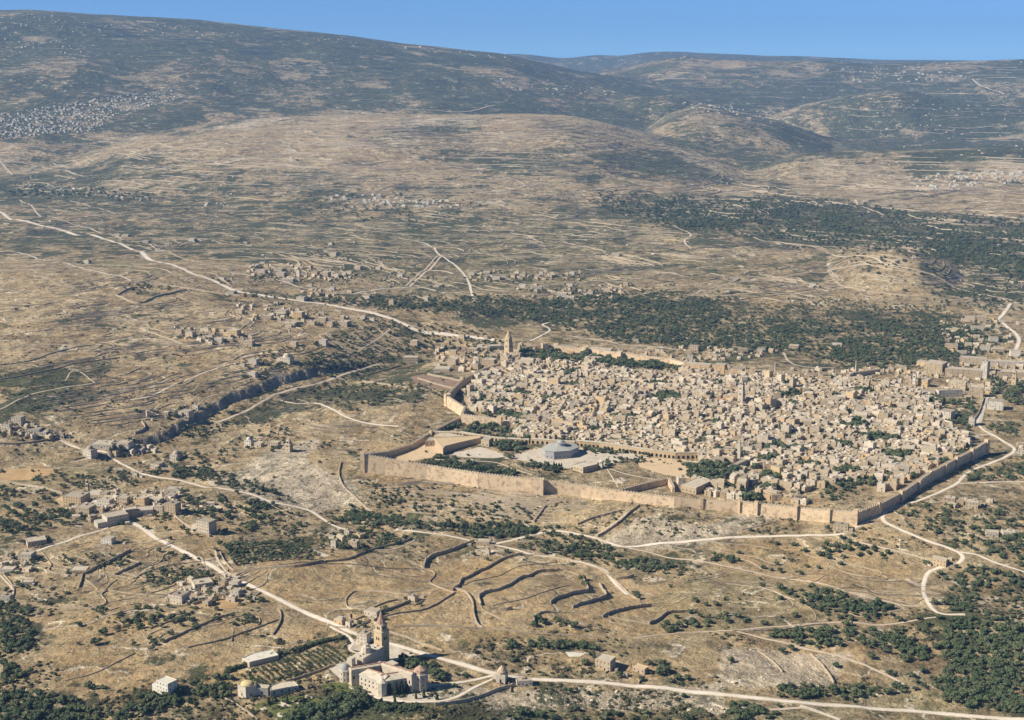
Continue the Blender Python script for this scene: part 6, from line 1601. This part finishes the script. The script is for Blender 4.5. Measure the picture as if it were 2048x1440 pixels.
# where trees stand: outline in the photograph, how many, crown scale, clumping (0 even .. 1 patchy), kind
ZONES = [
    ([(1100, 600), (1250, 588), (1400, 600), (1480, 635), (1600, 640), (1750, 648), (1900, 640), (1960, 660), (1900, 722), (1700, 742), (1600, 702), (1480, 702), (1380, 695), (1250, 682), (1150, 660), (1050, 640)], 4200, 1.2, .3, 0),
    ([(1150, 590), (1330, 588), (1500, 600), (1700, 600), (1900, 615), (1900, 650), (1500, 640), (1300, 610)], 900, .9, .3, 0),
    ([(470, 590), (640, 596), (800, 592), (960, 595), (1130, 600), (1120, 640), (1000, 640), (900, 625), (780, 618), (640, 606)], 1100, 1.15, .25, 0),
    ([(470, 552), (700, 545), (880, 555), (870, 570), (700, 570), (500, 568)], 160, 1.0, .5, 0),
    ([(600, 495), (720, 505), (700, 520), (610, 512)], 60, 1.1, .2, 0),
    ([(920, 552), (1170, 550), (1180, 562), (930, 562)], 90, 1.0, .5, 0),
    ([(1040, 575), (1240, 578), (1360, 570), (1350, 590), (1060, 600)], 160, 1.0, .5, 0),
    ([(1330, 395), (1500, 392), (1700, 404), (1860, 430), (2048, 440), (2048, 560), (1900, 520), (1700, 495), (1500, 470), (1300, 450)], 2600, 1.5, .45, 0),
    ([(1180, 385), (1500, 400), (1700, 440), (1400, 460), (1200, 420)], 900, 1.6, .55, 0),
    ([(0, 372), (200, 376), (310, 392), (300, 402), (100, 392), (0, 390)], 200, 1.7, .4, 0),
    ([(580, 380), (900, 395), (980, 410), (900, 440), (700, 445), (600, 430)], 200, 1.4, .6, 0),
    ([(1650, 450), (2048, 470), (2048, 640), (1850, 600), (1700, 520)], 700, 1.2, .7, 0),
    ([(640, 680), (760, 640), (920, 655), (1040, 690), (1000, 720), (900, 705), (820, 710), (740, 740), (600, 740)], 650, 1.05, .4, 0),
    ([(410, 845), (520, 800), (640, 755), (760, 720), (780, 735), (650, 775), (540, 818), (430, 865), (350, 890), (300, 900)], 300, 1.0, .5, 0),
    ([(560, 790), (700, 770), (880, 770), (900, 800), (700, 820)], 260, .9, .6, 0),
    ([(300, 905), (420, 900), (560, 850), (600, 870), (480, 900), (430, 960), (330, 950)], 170, 1.0, .5, 0),
    ([(270, 930), (430, 945), (440, 968), (300, 955)], 90, 1.15, .3, 0),
    ([(430, 940), (500, 960), (580, 1000), (560, 1008), (450, 975)], 60, 1.2, .3, 0),
    ([(350, 985), (450, 990), (560, 1010), (620, 1040), (600, 1075), (500, 1065), (420, 1040), (370, 1010)], 230, 1.05, .5, 0),
    ([(0, 1010), (60, 1015), (170, 1030), (160, 1045), (0, 1075)], 150, 1.15, .3, 0),
    ([(0, 970), (110, 985), (120, 1010), (0, 1000)], 70, 1.0, .5, 0),
    ([(60, 945), (250, 955), (290, 985), (180, 980), (70, 965)], 90, 1.0, .5, 0),
    ([(650, 1025), (720, 1020), (850, 1050), (1000, 1050), (1100, 1060), (1080, 1075), (950, 1075), (840, 1058), (680, 1048)], 520, 1.05, .1, 0),
    ([(720, 965), (900, 985), (1080, 1010), (1060, 1050), (900, 1040), (740, 1010)], 260, .75, .4, 0),
    ([(1030, 1095), (1100, 1080), (1200, 1085), (1240, 1115), (1350, 1130), (1340, 1148), (1200, 1130)], 400, .95, .2, 0),
    ([(1090, 1050), (1170, 1060), (1230, 1085), (1160, 1085), (1080, 1070)], 70, .9, .3, 0),
    ([(640, 1075), (700, 1060), (790, 1065), (805, 1085), (740, 1105), (660, 1090)], 110, 1.2, .1, 0),
    ([(1555, 1178), (1650, 1180), (1700, 1200), (1790, 1218), (1760, 1236), (1650, 1215), (1580, 1195)], 190, 1.1, .15, 0),
    ([(1600, 1190), (1700, 1225), (1760, 1245), (1690, 1250), (1620, 1215)], 60, 1.0, .3, 0),
    ([(1520, 1265), (1620, 1255), (1700, 1258), (1800, 1270), (1880, 1300), (1840, 1330), (1740, 1300), (1640, 1295), (1560, 1280)], 230, 1.15, .35, 0),
    ([(1890, 1240), (2048, 1250), (2048, 1440), (1990, 1425), (1900, 1400), (1860, 1370), (1900, 1330), (1880, 1290)], 760, 1.15, .2, 0),
    ([(1940, 1030), (2048, 1010), (2048, 1150), (1980, 1120), (1900, 1080), (1850, 1060)], 260, .95, .4, 0),
    ([(1880, 1150), (1960, 1130), (2048, 1160), (2048, 1250), (1900, 1235)], 210, 1.0, .4, 0),
    ([(1780, 1015), (1850, 1010), (1920, 1025), (1900, 1060), (1820, 1055)], 55, 1.0, .3, 0),
    ([(1930, 945), (2048, 925), (2048, 962), (1940, 963)], 120, 1.05, .3, 0),
    ([(1960, 855), (2048, 840), (2048, 872), (1990, 868)], 60, 1.0, .3, 0),
    ([(1975, 760), (2048, 755), (2048, 810), (2010, 805), (1980, 790)], 120, 1.5, .1, 0),
    ([(1885, 800), (1940, 800), (1960, 812), (1935, 868), (1900, 850)], 130, 1.2, .2, 0),
    ([(1900, 905), (1945, 890), (1935, 903), (1900, 925), (1880, 930)], 45, 1.1, .1, 0),
    ([(1890, 660), (1980, 655), (2010, 700), (1920, 720)], 90, 1.1, .4, 0),
    ([(0, 1207), (58, 1215), (62, 1300), (0, 1310)], 150, 1.1, .2, 0),
    ([(0, 1330), (30, 1335), (60, 1360), (0, 1370)], 22, 1.2, .2, 0),
    ([(0, 1385), (90, 1392), (160, 1400), (200, 1425), (190, 1445), (0, 1445)], 210, 1.1, .2, 0),
    ([(200, 1440), (300, 1400), (400, 1358), (455, 1345), (470, 1370), (465, 1395), (330, 1420), (260, 1445)], 170, 1.05, .15, 0),
    ([(560, 1445), (640, 1415), (700, 1392), (735, 1385), (742, 1400), (700, 1430), (650, 1450)], 150, 1.5, .05, 0),
    ([(800, 1318), (850, 1330), (900, 1355), (870, 1362), (800, 1335)], 70, 1.3, .05, 0),
    ([(742, 1400), (800, 1408), (870, 1414), (830, 1424), (740, 1420)], 50, .8, .2, 0),
    ([(885, 1345), (960, 1352), (990, 1370), (930, 1385), (880, 1375)], 30, .8, .4, 0),
    ([(1000, 1445), (1080, 1424), (1300, 1428), (1560, 1435), (1560, 1445)], 70, .9, .5, 0),
    ([(1460, 1412), (1520, 1408), (1560, 1420), (1540, 1440), (1460, 1440)], 50, 1.0, .3, 0),
    ([(1540, 1380), (1600, 1372), (1760, 1378), (1840, 1365), (1850, 1380), (1700, 1398), (1560, 1398)], 130, 1.0, .3, 0),
    ([(1010, 1288), (1080, 1285), (1120, 1290), (1200, 1288), (1195, 1300), (1100, 1298), (1020, 1298)], 48, 1.05, .2, 0),
    ([(170, 1220), (220, 1215), (330, 1215), (400, 1220), (480, 1225), (520, 1240), (480, 1255), (380, 1255), (300, 1250), (200, 1245)], 130, .9, .5, 0),
    ([(120, 1110), (190, 1105), (260, 1115), (250, 1135), (130, 1135)], 40, .8, .5, 0),
    ([(280, 1140), (400, 1135), (420, 1160), (290, 1175)], 36, .95, .4, 0),
    ([(880, 847), (1000, 853), (1020, 868), (960, 872), (880, 866)], 70, 1.6, .1, 0),
    ([(830, 918), (880, 912), (960, 930), (1040, 945), (1040, 955), (940, 945), (860, 932)], 130, 1.3, .1, 0),
    ([(1040, 925), (1090, 930), (1130, 938), (1120, 946), (1060, 940)], 45, 1.1, .2, 0),
    ([(985, 878), (1060, 880), (1040, 905), (1000, 905)], 55, 1.5, .2, 0),
    ([(1150, 893), (1300, 908), (1290, 914), (1160, 902)], 40, 1.3, .2, 0),
    ([(1210, 922), (1290, 918), (1280, 926), (1215, 935)], 30, 1.0, .1, 0),
    ([(1050, 703), (1110, 705), (1180, 712), (1250, 722), (1250, 732), (1170, 728), (1080, 722), (1040, 716)], 150, 2.1, .1, 0),
    ([(1190, 716), (1350, 735), (1370, 748), (1200, 728)], 110, 2.0, .2, 0),
    ([(1290, 797), (1345, 787), (1365, 800), (1300, 808)], 36, 1.9, .1, 0),
    ([(1375, 930), (1455, 950), (1440, 975), (1380, 960)], 60, 1.6, .2, 0),
    ([(1420, 960), (1520, 985), (1500, 1000), (1410, 985)], 40, 1.0, .3, 0),
    ([(1590, 985), (1660, 960), (1790, 950), (1780, 975), (1690, 1000), (1610, 1004)], 80, 1.1, .35, 0),
    ([(1660, 960), (1740, 955), (1745, 970), (1680, 975)], 30, 1.3, .1, 0),
    ([(1690, 1076), (1760, 1095), (1740, 1110), (1640, 1110), (1640, 1095)], 40, 1.05, .3, 0),
    ([(1430, 1110), (1490, 1115), (1480, 1128), (1430, 1125)], 14, 1.1, .1, 0),
    ([(1290, 1255), (1400, 1225), (1500, 1240), (1480, 1255), (1320, 1262)], 22, 1.15, .2, 0),
    ([(960, 745), (1880, 775), (1880, 900), (1500, 990), (1000, 860)], 420, .8, .92, 0),
    ([(250, 575), (345, 570), (350, 582), (280, 588)], 30, 1.2, .1, 0),
    ([(0, 780), (120, 760), (250, 790), (200, 830), (0, 820)], 120, .8, .6, 0),
    ([(500, 705), (650, 690), (640, 740), (520, 745)], 120, .85, .5, 0),
]
SPOTS = '''294 1058 1.0|332 1060 1.0|364 1060 1.2|340 1080 .95|396 1074 .9|440 1090 1.1|432 1102 1.0|437 1115 .8|318 1104 1.1|342 1111 1.0|371 1118 1.2|397 1120 .7|415 1150 1.2|497 1200 1.15|523 1204 1.15|365 1152 .9|321 1165 1.0|347 1168 .9
62 1345 1.0|110 1351 .7|176 1378 1.3|204 1378 .8|160 1253 1.1|205 1270 1.5|190 1290 1.4|282 1257 1.3|323 1255 1.0|340 1270 1.1|300 1280 1.0|310 1290 1.0|325 1285 1.0|304 1300 .9|383 1243 1.0|390 1258 .9|338 1216 1.0|365 1230 1.0|268 1290 .8|158 1290 .7
1074 1240 1.4|1085 1248 1.4|1068 1252 1.2|1119 1245 1.15|1128 1249 .9|1145 1256 1.5|1175 1256 .6|1165 1160 1.3|1168 1172 1.2|1272 1190 1.2|1276 1198 1.2|1340 1175 .8|1391 1205 .9|1362 1150 .9|1334 1250 1.2|1355 1262 .7|1370 1248 1.2|1385 1250 1.3
1363 1140 1.1|1478 1108 1.0|1426 1122 1.1|1433 1116 1.0|1454 1120 1.2|1462 1126 1.0|1525 1138 1.0|1542 1142 1.0|1560 1145 1.2|1553 1130 .9|1602 1150 1.2|1614 1135 .8|1637 1138 1.0|1681 1130 1.1|1717 1113 1.0|1775 1108 1.2|1763 1112 1.0|1807 1128 .8|1554 1090 .9|1587 1092 1.1|1610 1104 1.1|1655 1118 1.1|1640 1112 1.2|1688 1116 .9|1525 1173 1.0|1561 1200 1.1|1590 1235 1.1|1562 1236 .6|1412 1212 1.0|1431 1212 1.1|1390 1203 .9|1450 1200 .7|1452 1232 1.1|1455 1245 1.2|1478 1235 1.1|1526 1250 1.0|1490 1246 .9
1563 1305 1.1|1582 1300 1.2|1672 1335 1.1|1461 1325 1.2|1780 1350 1.1|1785 1352 .8|1825 1355 1.1|1842 1342 1.0|1843 1345 1.1|1742 1318 1.3|1835 1240 1.1|1800 1242 1.1|1803 1262 1.1|1838 1262 .9|1848 1265 1.1|1853 1250 1.1|1870 1265 .8|1900 1268 1.3|1868 1208 1.4|1888 1210 1.3|1910 1212 1.1|1880 1150 1.3|1890 1160 1.1|1912 1136 1.1|1940 1145 1.1|1958 1142 1.0|1985 1148 1.2|2020 1150 1.1|1878 1238 1.2|1856 1130 1.1|1925 1178 1.0|1900 1180 .8
1332 1345 1.4|1322 1332 1.2|1300 1330 1.0|1327 1328 .8|1190 1392 .6|1176 1390 .9|1368 1395 .9|1355 1360 1.2|1375 1360 1.2|1340 1365 1.0|1040 1430 1.5|1080 1436 1.1|1140 1385 1.0|1210 1440 1.2
1118 1073 1.2|1060 1068 1.2|940 1065 1.4|1160 1063 .9|560 1042 1.0|600 1053 1.3|450 1065 1.2|1270 1192 .9|1520 1160 .8|1320 1070 .8|1230 1040 .9|663 1048 1.0|1502 1063 1.0|1428 1068 .9|1515 1065 .8
1171 900 1.6|1016 896 1.4|1035 905 1.3|1020 918 1.3|962 940 1.7|905 925 1.2|852 905 .8|936 912 .8|1215 900 1.0|1190 908 .9|1068 932 1.3|1090 935 1.2|1131 905 1.7|1140 884 1.9|1120 884 1.6'''
CYPS = '''848 1395 1.0|832 1398 .8|765 1385 1.5|778 1388 1.6|792 1390 1.5|804 1388 1.4|815 1386 1.3|1108 935 1.0|1113 938 1.1|1118 939 1.2|1123 940 1.1|1011 884 1.2|1055 872 1.4|1100 873 1.3|985 893 1.1|960 948 1.5|1478 975 1.1|1482 982 1.2|1484 965 1.0|1390 870 .8|1730 825 .9|1600 855 1.0|1070 845 1.2|1075 850 1.1|900 1053 1.3|905 1056 1.2|935 1064 1.5|942 1066 1.3|575 1408 .9|600 1418 .8|538 1410 .9|790 1408 1.0|874 1400 .9|1565 940 1.0|1450 1010 .9|885 680 1.1|900 690 1.2|1700 905 1.0|1325 760 1.2|1342 800 1.2'''
def spots(s): return [tuple(float(v) for v in t.split()) for t in s.replace('\n', '|').split('|')]
cand = []
def py_of(poly): return sum(q[1] for q in poly) / len(poly)
for poly, n, sc, cl, kd_ in ZONES:
    xs = [p[0] for p in poly]; ys = [p[1] for p in poly]
    N = n * 7
    X = RNG.uniform(min(xs), max(xs), N); Y = RNG.uniform(min(ys), max(ys), N)
    m = inside(X, Y, poly)
    m &= (fbm(X / 22.0, Y / 10.0, 3, 401) * 1.1 + RNG.normal(0, .25, N) * (1 - cl)) > (cl - .62) * .9
    if py_of(poly) > 780 and n > 60: n = int(n * .72)
    X, Y = X[m][:n], Y[m][:n]
    X = X + RNG.normal(0, 5 if py_of(poly) > 700 else 9, len(X)); Y = Y + RNG.normal(0, 3, len(Y))
    for p in place(X, Y):
        if clear(p[0], p[1], 4.5): cand.append((p[0], p[1], p[2], sc * random.choice((.5, .7, .85, 1.0, 1.15)) * random.uniform(.85, 1.15)))
for yx in YARDS:
    for _ in range(random.choice((1, 2, 3))): 
        x, y = yx[0] + random.uniform(-5, 5), yx[1] + random.uniform(-5, 5); cand.append((x, y, float(ground(x, y)), random.uniform(1.1, 1.9)))
for gx, gy, gr in GARDENS:
    for _ in range(int(gr * .9)):
        a = random.uniform(0, 6.28); q = gr * random.random() ** .5
        x, y = gx + q * 1.5 * math.cos(a), gy + q * .8 * math.sin(a); cand.append((x, y, float(ground(x, y)), random.uniform(1.2, 2.3)))
for o in [o for o in bpy.data.objects if o.type == 'EMPTY' and o.name.startswith('stone_house')]:
    for _ in range(random.choice((1, 3, 5, 8))):
        a = random.uniform(0, 6.28); q = random.uniform(12, 34); x, y = o.location.x + q * math.cos(a), o.location.y + q * math.sin(a)
        if clear(x, y, 5): cand.append((x, y, float(ground(x, y)), random.uniform(.7, 1.25)))
cand = np.array(cand)
houses_xy = np.array([(o.location.x, o.location.y) for o in bpy.data.objects if o.type == 'EMPTY' and o.name.startswith(('stone_house', 'large_building', 'garden_', 'domed_shrine', 'roadside'))])
d2 = ((cand[:, None, :2] - houses_xy[None]) ** 2).sum(-1).min(1)
cand = cand[d2 > 9 ** 2]
area = world_poly([(690, 1362), (766, 1392), (850, 1378), (800, 1320), (740, 1320)])
cand = cand[~inside(cand[:, 0], cand[:, 1], area)]
# single trees first, then the nearest of the rest up to three hundred
S1 = spots(SPOTS); n1 = 0
for x, y, s in S1:
    p = P(x, y); r, a = tree(p.x, p.y, p.z, s * 1.05)
    pend(r, f'lone {a} olive tree', 'tree', 'olive trees standing in the open', x, y); n1 += 1
for x, y, s in spots(CYPS):
    p = P(x, y); r, a = tree(p.x, p.y, p.z, s, 'cypress_tree')
    pend(r, f'{a} dark cypress tree', 'tree', 'dark cypress trees', x, y)
vis = cand[:, 3] / np.hypot(cand[:, 0], cand[:, 1])
px_, py_ = project(cand[:, 0], cand[:, 1], cand[:, 2])
vis = np.where((px_ < 0) | (px_ > 2048) | (py_ > 1445), 0, vis)
o_ = np.argsort(-vis); take = o_[:max(0, 298 - n1)]
for i in take:
    r, a = tree(cand[i, 0], cand[i, 1], cand[i, 2], cand[i, 3])
    pend(r, f'{a} grove olive tree', 'tree', 'olive trees in groves', float(px_[i]), float(py_[i]))
rest_c = np.delete(cand, take, 0)

def scatter(name, pts, scale, sources, label, tilt=0.12, flat=None):
    """one object: geometry nodes stand a copy of a source mesh on every point"""
    n = len(pts)
    me = bpy.data.meshes.new(name); me.vertices.add(n); me.vertices.foreach_set('co', np.asarray(pts, np.float32).ravel())
    a = me.attributes.new('scale_of', 'FLOAT_VECTOR', 'POINT')
    s3 = np.stack([scale, scale, scale * (RNG.uniform(.8, 1.15, n) if flat is None else flat)], 1)
    a.data.foreach_set('vector', s3.astype(np.float32).ravel())
    a = me.attributes.new('turn_of', 'FLOAT_VECTOR', 'POINT')
    a.data.foreach_set('vector', np.stack([RNG.normal(0, tilt, n), RNG.normal(0, tilt, n), RNG.uniform(0, 6.28, n)], 1).astype(np.float32).ravel())
    o = link(name, me)
    g = bpy.data.node_groups.new(name + '_nodes', 'GeometryNodeTree')
    g.interface.new_socket('Geometry', in_out='INPUT', socket_type='NodeSocketGeometry'); g.interface.new_socket('Geometry', in_out='OUTPUT', socket_type='NodeSocketGeometry')
    N = g.nodes; L = g.links
    gi = N.new('NodeGroupInput'); go = N.new('NodeGroupOutput'); ip = N.new('GeometryNodeInstanceOnPoints'); jn = N.new('GeometryNodeJoinGeometry')
    for src in sources:
        oi = N.new('GeometryNodeObjectInfo'); oi.inputs['Object'].default_value = src; oi.transform_space = 'ORIGINAL'
        gt = N.new('GeometryNodeGeometryToInstance'); L.new(oi.outputs['Geometry'], gt.inputs[0]); L.new(gt.outputs[0], jn.inputs[0])
    def att(nm):
        q = N.new('GeometryNodeInputNamedAttribute'); q.data_type = 'FLOAT_VECTOR'; q.inputs['Name'].default_value = nm; return q.outputs['Attribute']
    L.new(gi.outputs[0], ip.inputs['Points']); L.new(jn.outputs[0], ip.inputs['Instance'])
    ip.inputs['Pick Instance'].default_value = True
    ri = N.new('FunctionNodeRandomValue'); ri.data_type = 'INT'
    for s_ in ri.inputs:
        if s_.name == 'Min' and s_.type == 'INT': s_.default_value = 0
        if s_.name == 'Max' and s_.type == 'INT': s_.default_value = len(sources) - 1
    L.new([q for q in ri.outputs if q.type == 'INT'][0], ip.inputs['Instance Index'])
    L.new(att('turn_of'), ip.inputs['Rotation']); L.new(att('scale_of'), ip.inputs['Scale'])
    L.new(ip.outputs[0], go.inputs[0])
    md = o.modifiers.new('scatter', 'NODES'); md.node_group = g
    return tag(o, label, 'plants' if 'rock' not in name else 'rocks', None, 'stuff')

crowns = []
for k in range(3):
    crowns.append(next(o for o in bpy.data.objects if o.name.startswith('crown') and o.data == CROWN[k]))
# orchard rows
def rows(c0, c1, c2, c3, nr, nc, s, jit=.8):
    q = [Vector(v) for v in place([c0[0], c1[0], c2[0], c3[0]], [c0[1], c1[1], c2[1], c3[1]])]
    out = []
    for i in range(nr):
        for j in range(nc):
            u, v = (i + .5) / nr, (j + .5) / nc
            p = q[0].lerp(q[1], u).lerp(q[3].lerp(q[2], u), v)
            x, y = p.x + random.gauss(0, jit), p.y + random.gauss(0, jit)
            if random.random() < .05: continue
            out.append((x, y, float(ground(x, y)), s * random.uniform(.75, 1.15)))
    return np.array(out)
orch = rows((478, 1366), (545, 1392 - 22), (700, 1325), (660, 1290), 6, 24, .72, .5)
o1 = rows((478, 1352), (512, 1384), (700, 1322), (655, 1290), 12, 18, .5, .2)
o2 = rows((442, 1090), (468, 1136), (645, 1122), (600, 1076), 8, 15, .98, .5)
hedge = [(455, 1345), (520, 1322), (600, 1300), (650, 1284), (690, 1276)]
hl = np.array([(a + (c - a) * t_, b_ + (d - b_) * t_) for (a, b_), (c, d) in zip(hedge[:-1], hedge[1:]) for t_ in np.arange(12) / 12])
hp = place(hl[:, 0], hl[:, 1]); o3 = np.c_[hp, RNG.uniform(.7, 1.1, len(hp))]
orch_all = np.concatenate([o1, o2, o3])
tag(scatter('orchard_trees', orch_all[:, :3], orch_all[:, 3], crowns, 'orchard trees in straight rows beside the monastery and the walled orchard'), None, 'trees')
tag(scatter('woodland_trees', rest_c[:, :3], rest_c[:, 3], crowns, 'dense olive and pine woods behind the town and in the valleys'), None, 'trees')

# ---------------------------------------------------------------- scrub and rocks
def scrub_mesh():
    me = crown_mesh('low_shrub', 'scrub', 31, 1.6, .8, .5, 34, .75); return me
def rock_mesh(seed):
    rg = np.random.default_rng(seed); bm = bmesh.new(); bmesh.ops.create_icosphere(bm, subdivisions=1, radius=1)
    for v in bm.verts: v.co *= rg.uniform(.7, 1.15); v.co.z *= .55
    me = bpy.data.meshes.new('rock'); bm.to_mesh(me); bm.free(); me.materials.append(M['rock']); return me
p = P(1100, 1400); sh = link('shrub', scrub_mesh(), None, p, 0, (1.2, 1.2, 1.2)); pend(sh, 'small grey-green shrub', 'shrub', None)
rk = []
for k, (x, y) in enumerate(((1240, 1395), (950, 1398))):
    p = P(x, y); r_ = link('boulder', rock_mesh(50 + k), None, p, 0, (1.3, 1.3, 1.3)); pend(r_, 'pale limestone boulder', 'boulder', None); rk.append(r_)
def field(n, ymin, ymax, thr, seed, power=1.0, ch=None, x0=-80, x1=2128):
    X = RNG.uniform(x0, x1, n); Y = ymin + (ymax - ymin) * RNG.random(n) ** power
    a = place(X, Y)
    i = np.clip(np.searchsorted(RS, np.hypot(a[:, 0], a[:, 1])) - 1, 0, NR - 1); j = np.clip(((np.arctan2(a[:, 0], a[:, 1]) + AZM) / (2 * AZM) * (NAZ - 1)).astype(int), 0, NAZ - 1)
    cv = cover[i, j]
    f = fbm(a[:, 0] / 70, a[:, 1] / 70, 4, seed) + RNG.normal(0, .12, n)
    if ch is not None: f = f + cv[:, ch] * .9 - .55 * np.clip(cv[:, 3] - .4, 0, 1)
    m = f > thr
    m &= ~inside(a[:, 0], a[:, 1], TOWN)
    for q in ([(725, 915), (1240, 985), (1340, 960), (1300, 905), (1060, 880), (860, 868)],): m &= ~(inside(a[:, 0], a[:, 1], world_poly(q)) & (RNG.random(n) < .8))
    a = a[m]
    k = np.array([clear(p[0], p[1], 4.0) for p in a])
    return a[k]
sf = field(30000, 560, 1445, .42, 611, .9, 0)
tag(scatter('scrub', sf, RNG.gamma(3.0, .28, len(sf)) + .35, [sh], 'low grey-green scrub dotted over the dry slopes'), None, 'scrub')
rf = field(26000, 640, 1445, .50, 612, .8, 1)
scatter('field_rocks', rf, RNG.gamma(2.0, .35, len(rf)) + .35, rk, 'loose pale limestone rocks on the stony slopes', .4, .8)
print('TREES', len(rest_c), len(cand), 'SCRUB', len(sf), 'ROCK', len(rf))
settle_labels()
# ---------------------------------------------------------------- air
def make_haze():
    b = MB(); b.box(0, 17500, 0, 46000, 37000, 1, 0, bottom=True)
    b.v = [(v[0], v[1], -260 if v[2] < 0.5 else 1480) for v in b.v]
    m = bpy.data.materials.new('haze'); m.use_nodes = True
    n = m.node_tree.nodes; n.clear()
    o = n.new('ShaderNodeOutputMaterial'); v = n.new('ShaderNodeVolumePrincipled')
    v.inputs['Density'].default_value = 2.7e-5
    v.inputs['Color'].default_value = (0.27, 0.53, 1.0, 1)
    v.inputs['Anisotropy'].default_value = 0.0
    m.node_tree.links.new(v.outputs[0], o.inputs['Volume'])
    m.cycles.homogeneous_volume = True if hasattr(m.cycles, 'homogeneous_volume') else True
    ob = b.obj('haze', [m])
    tag(ob, 'thin blue haze between the hills', None, None, 'stuff')
make_haze()
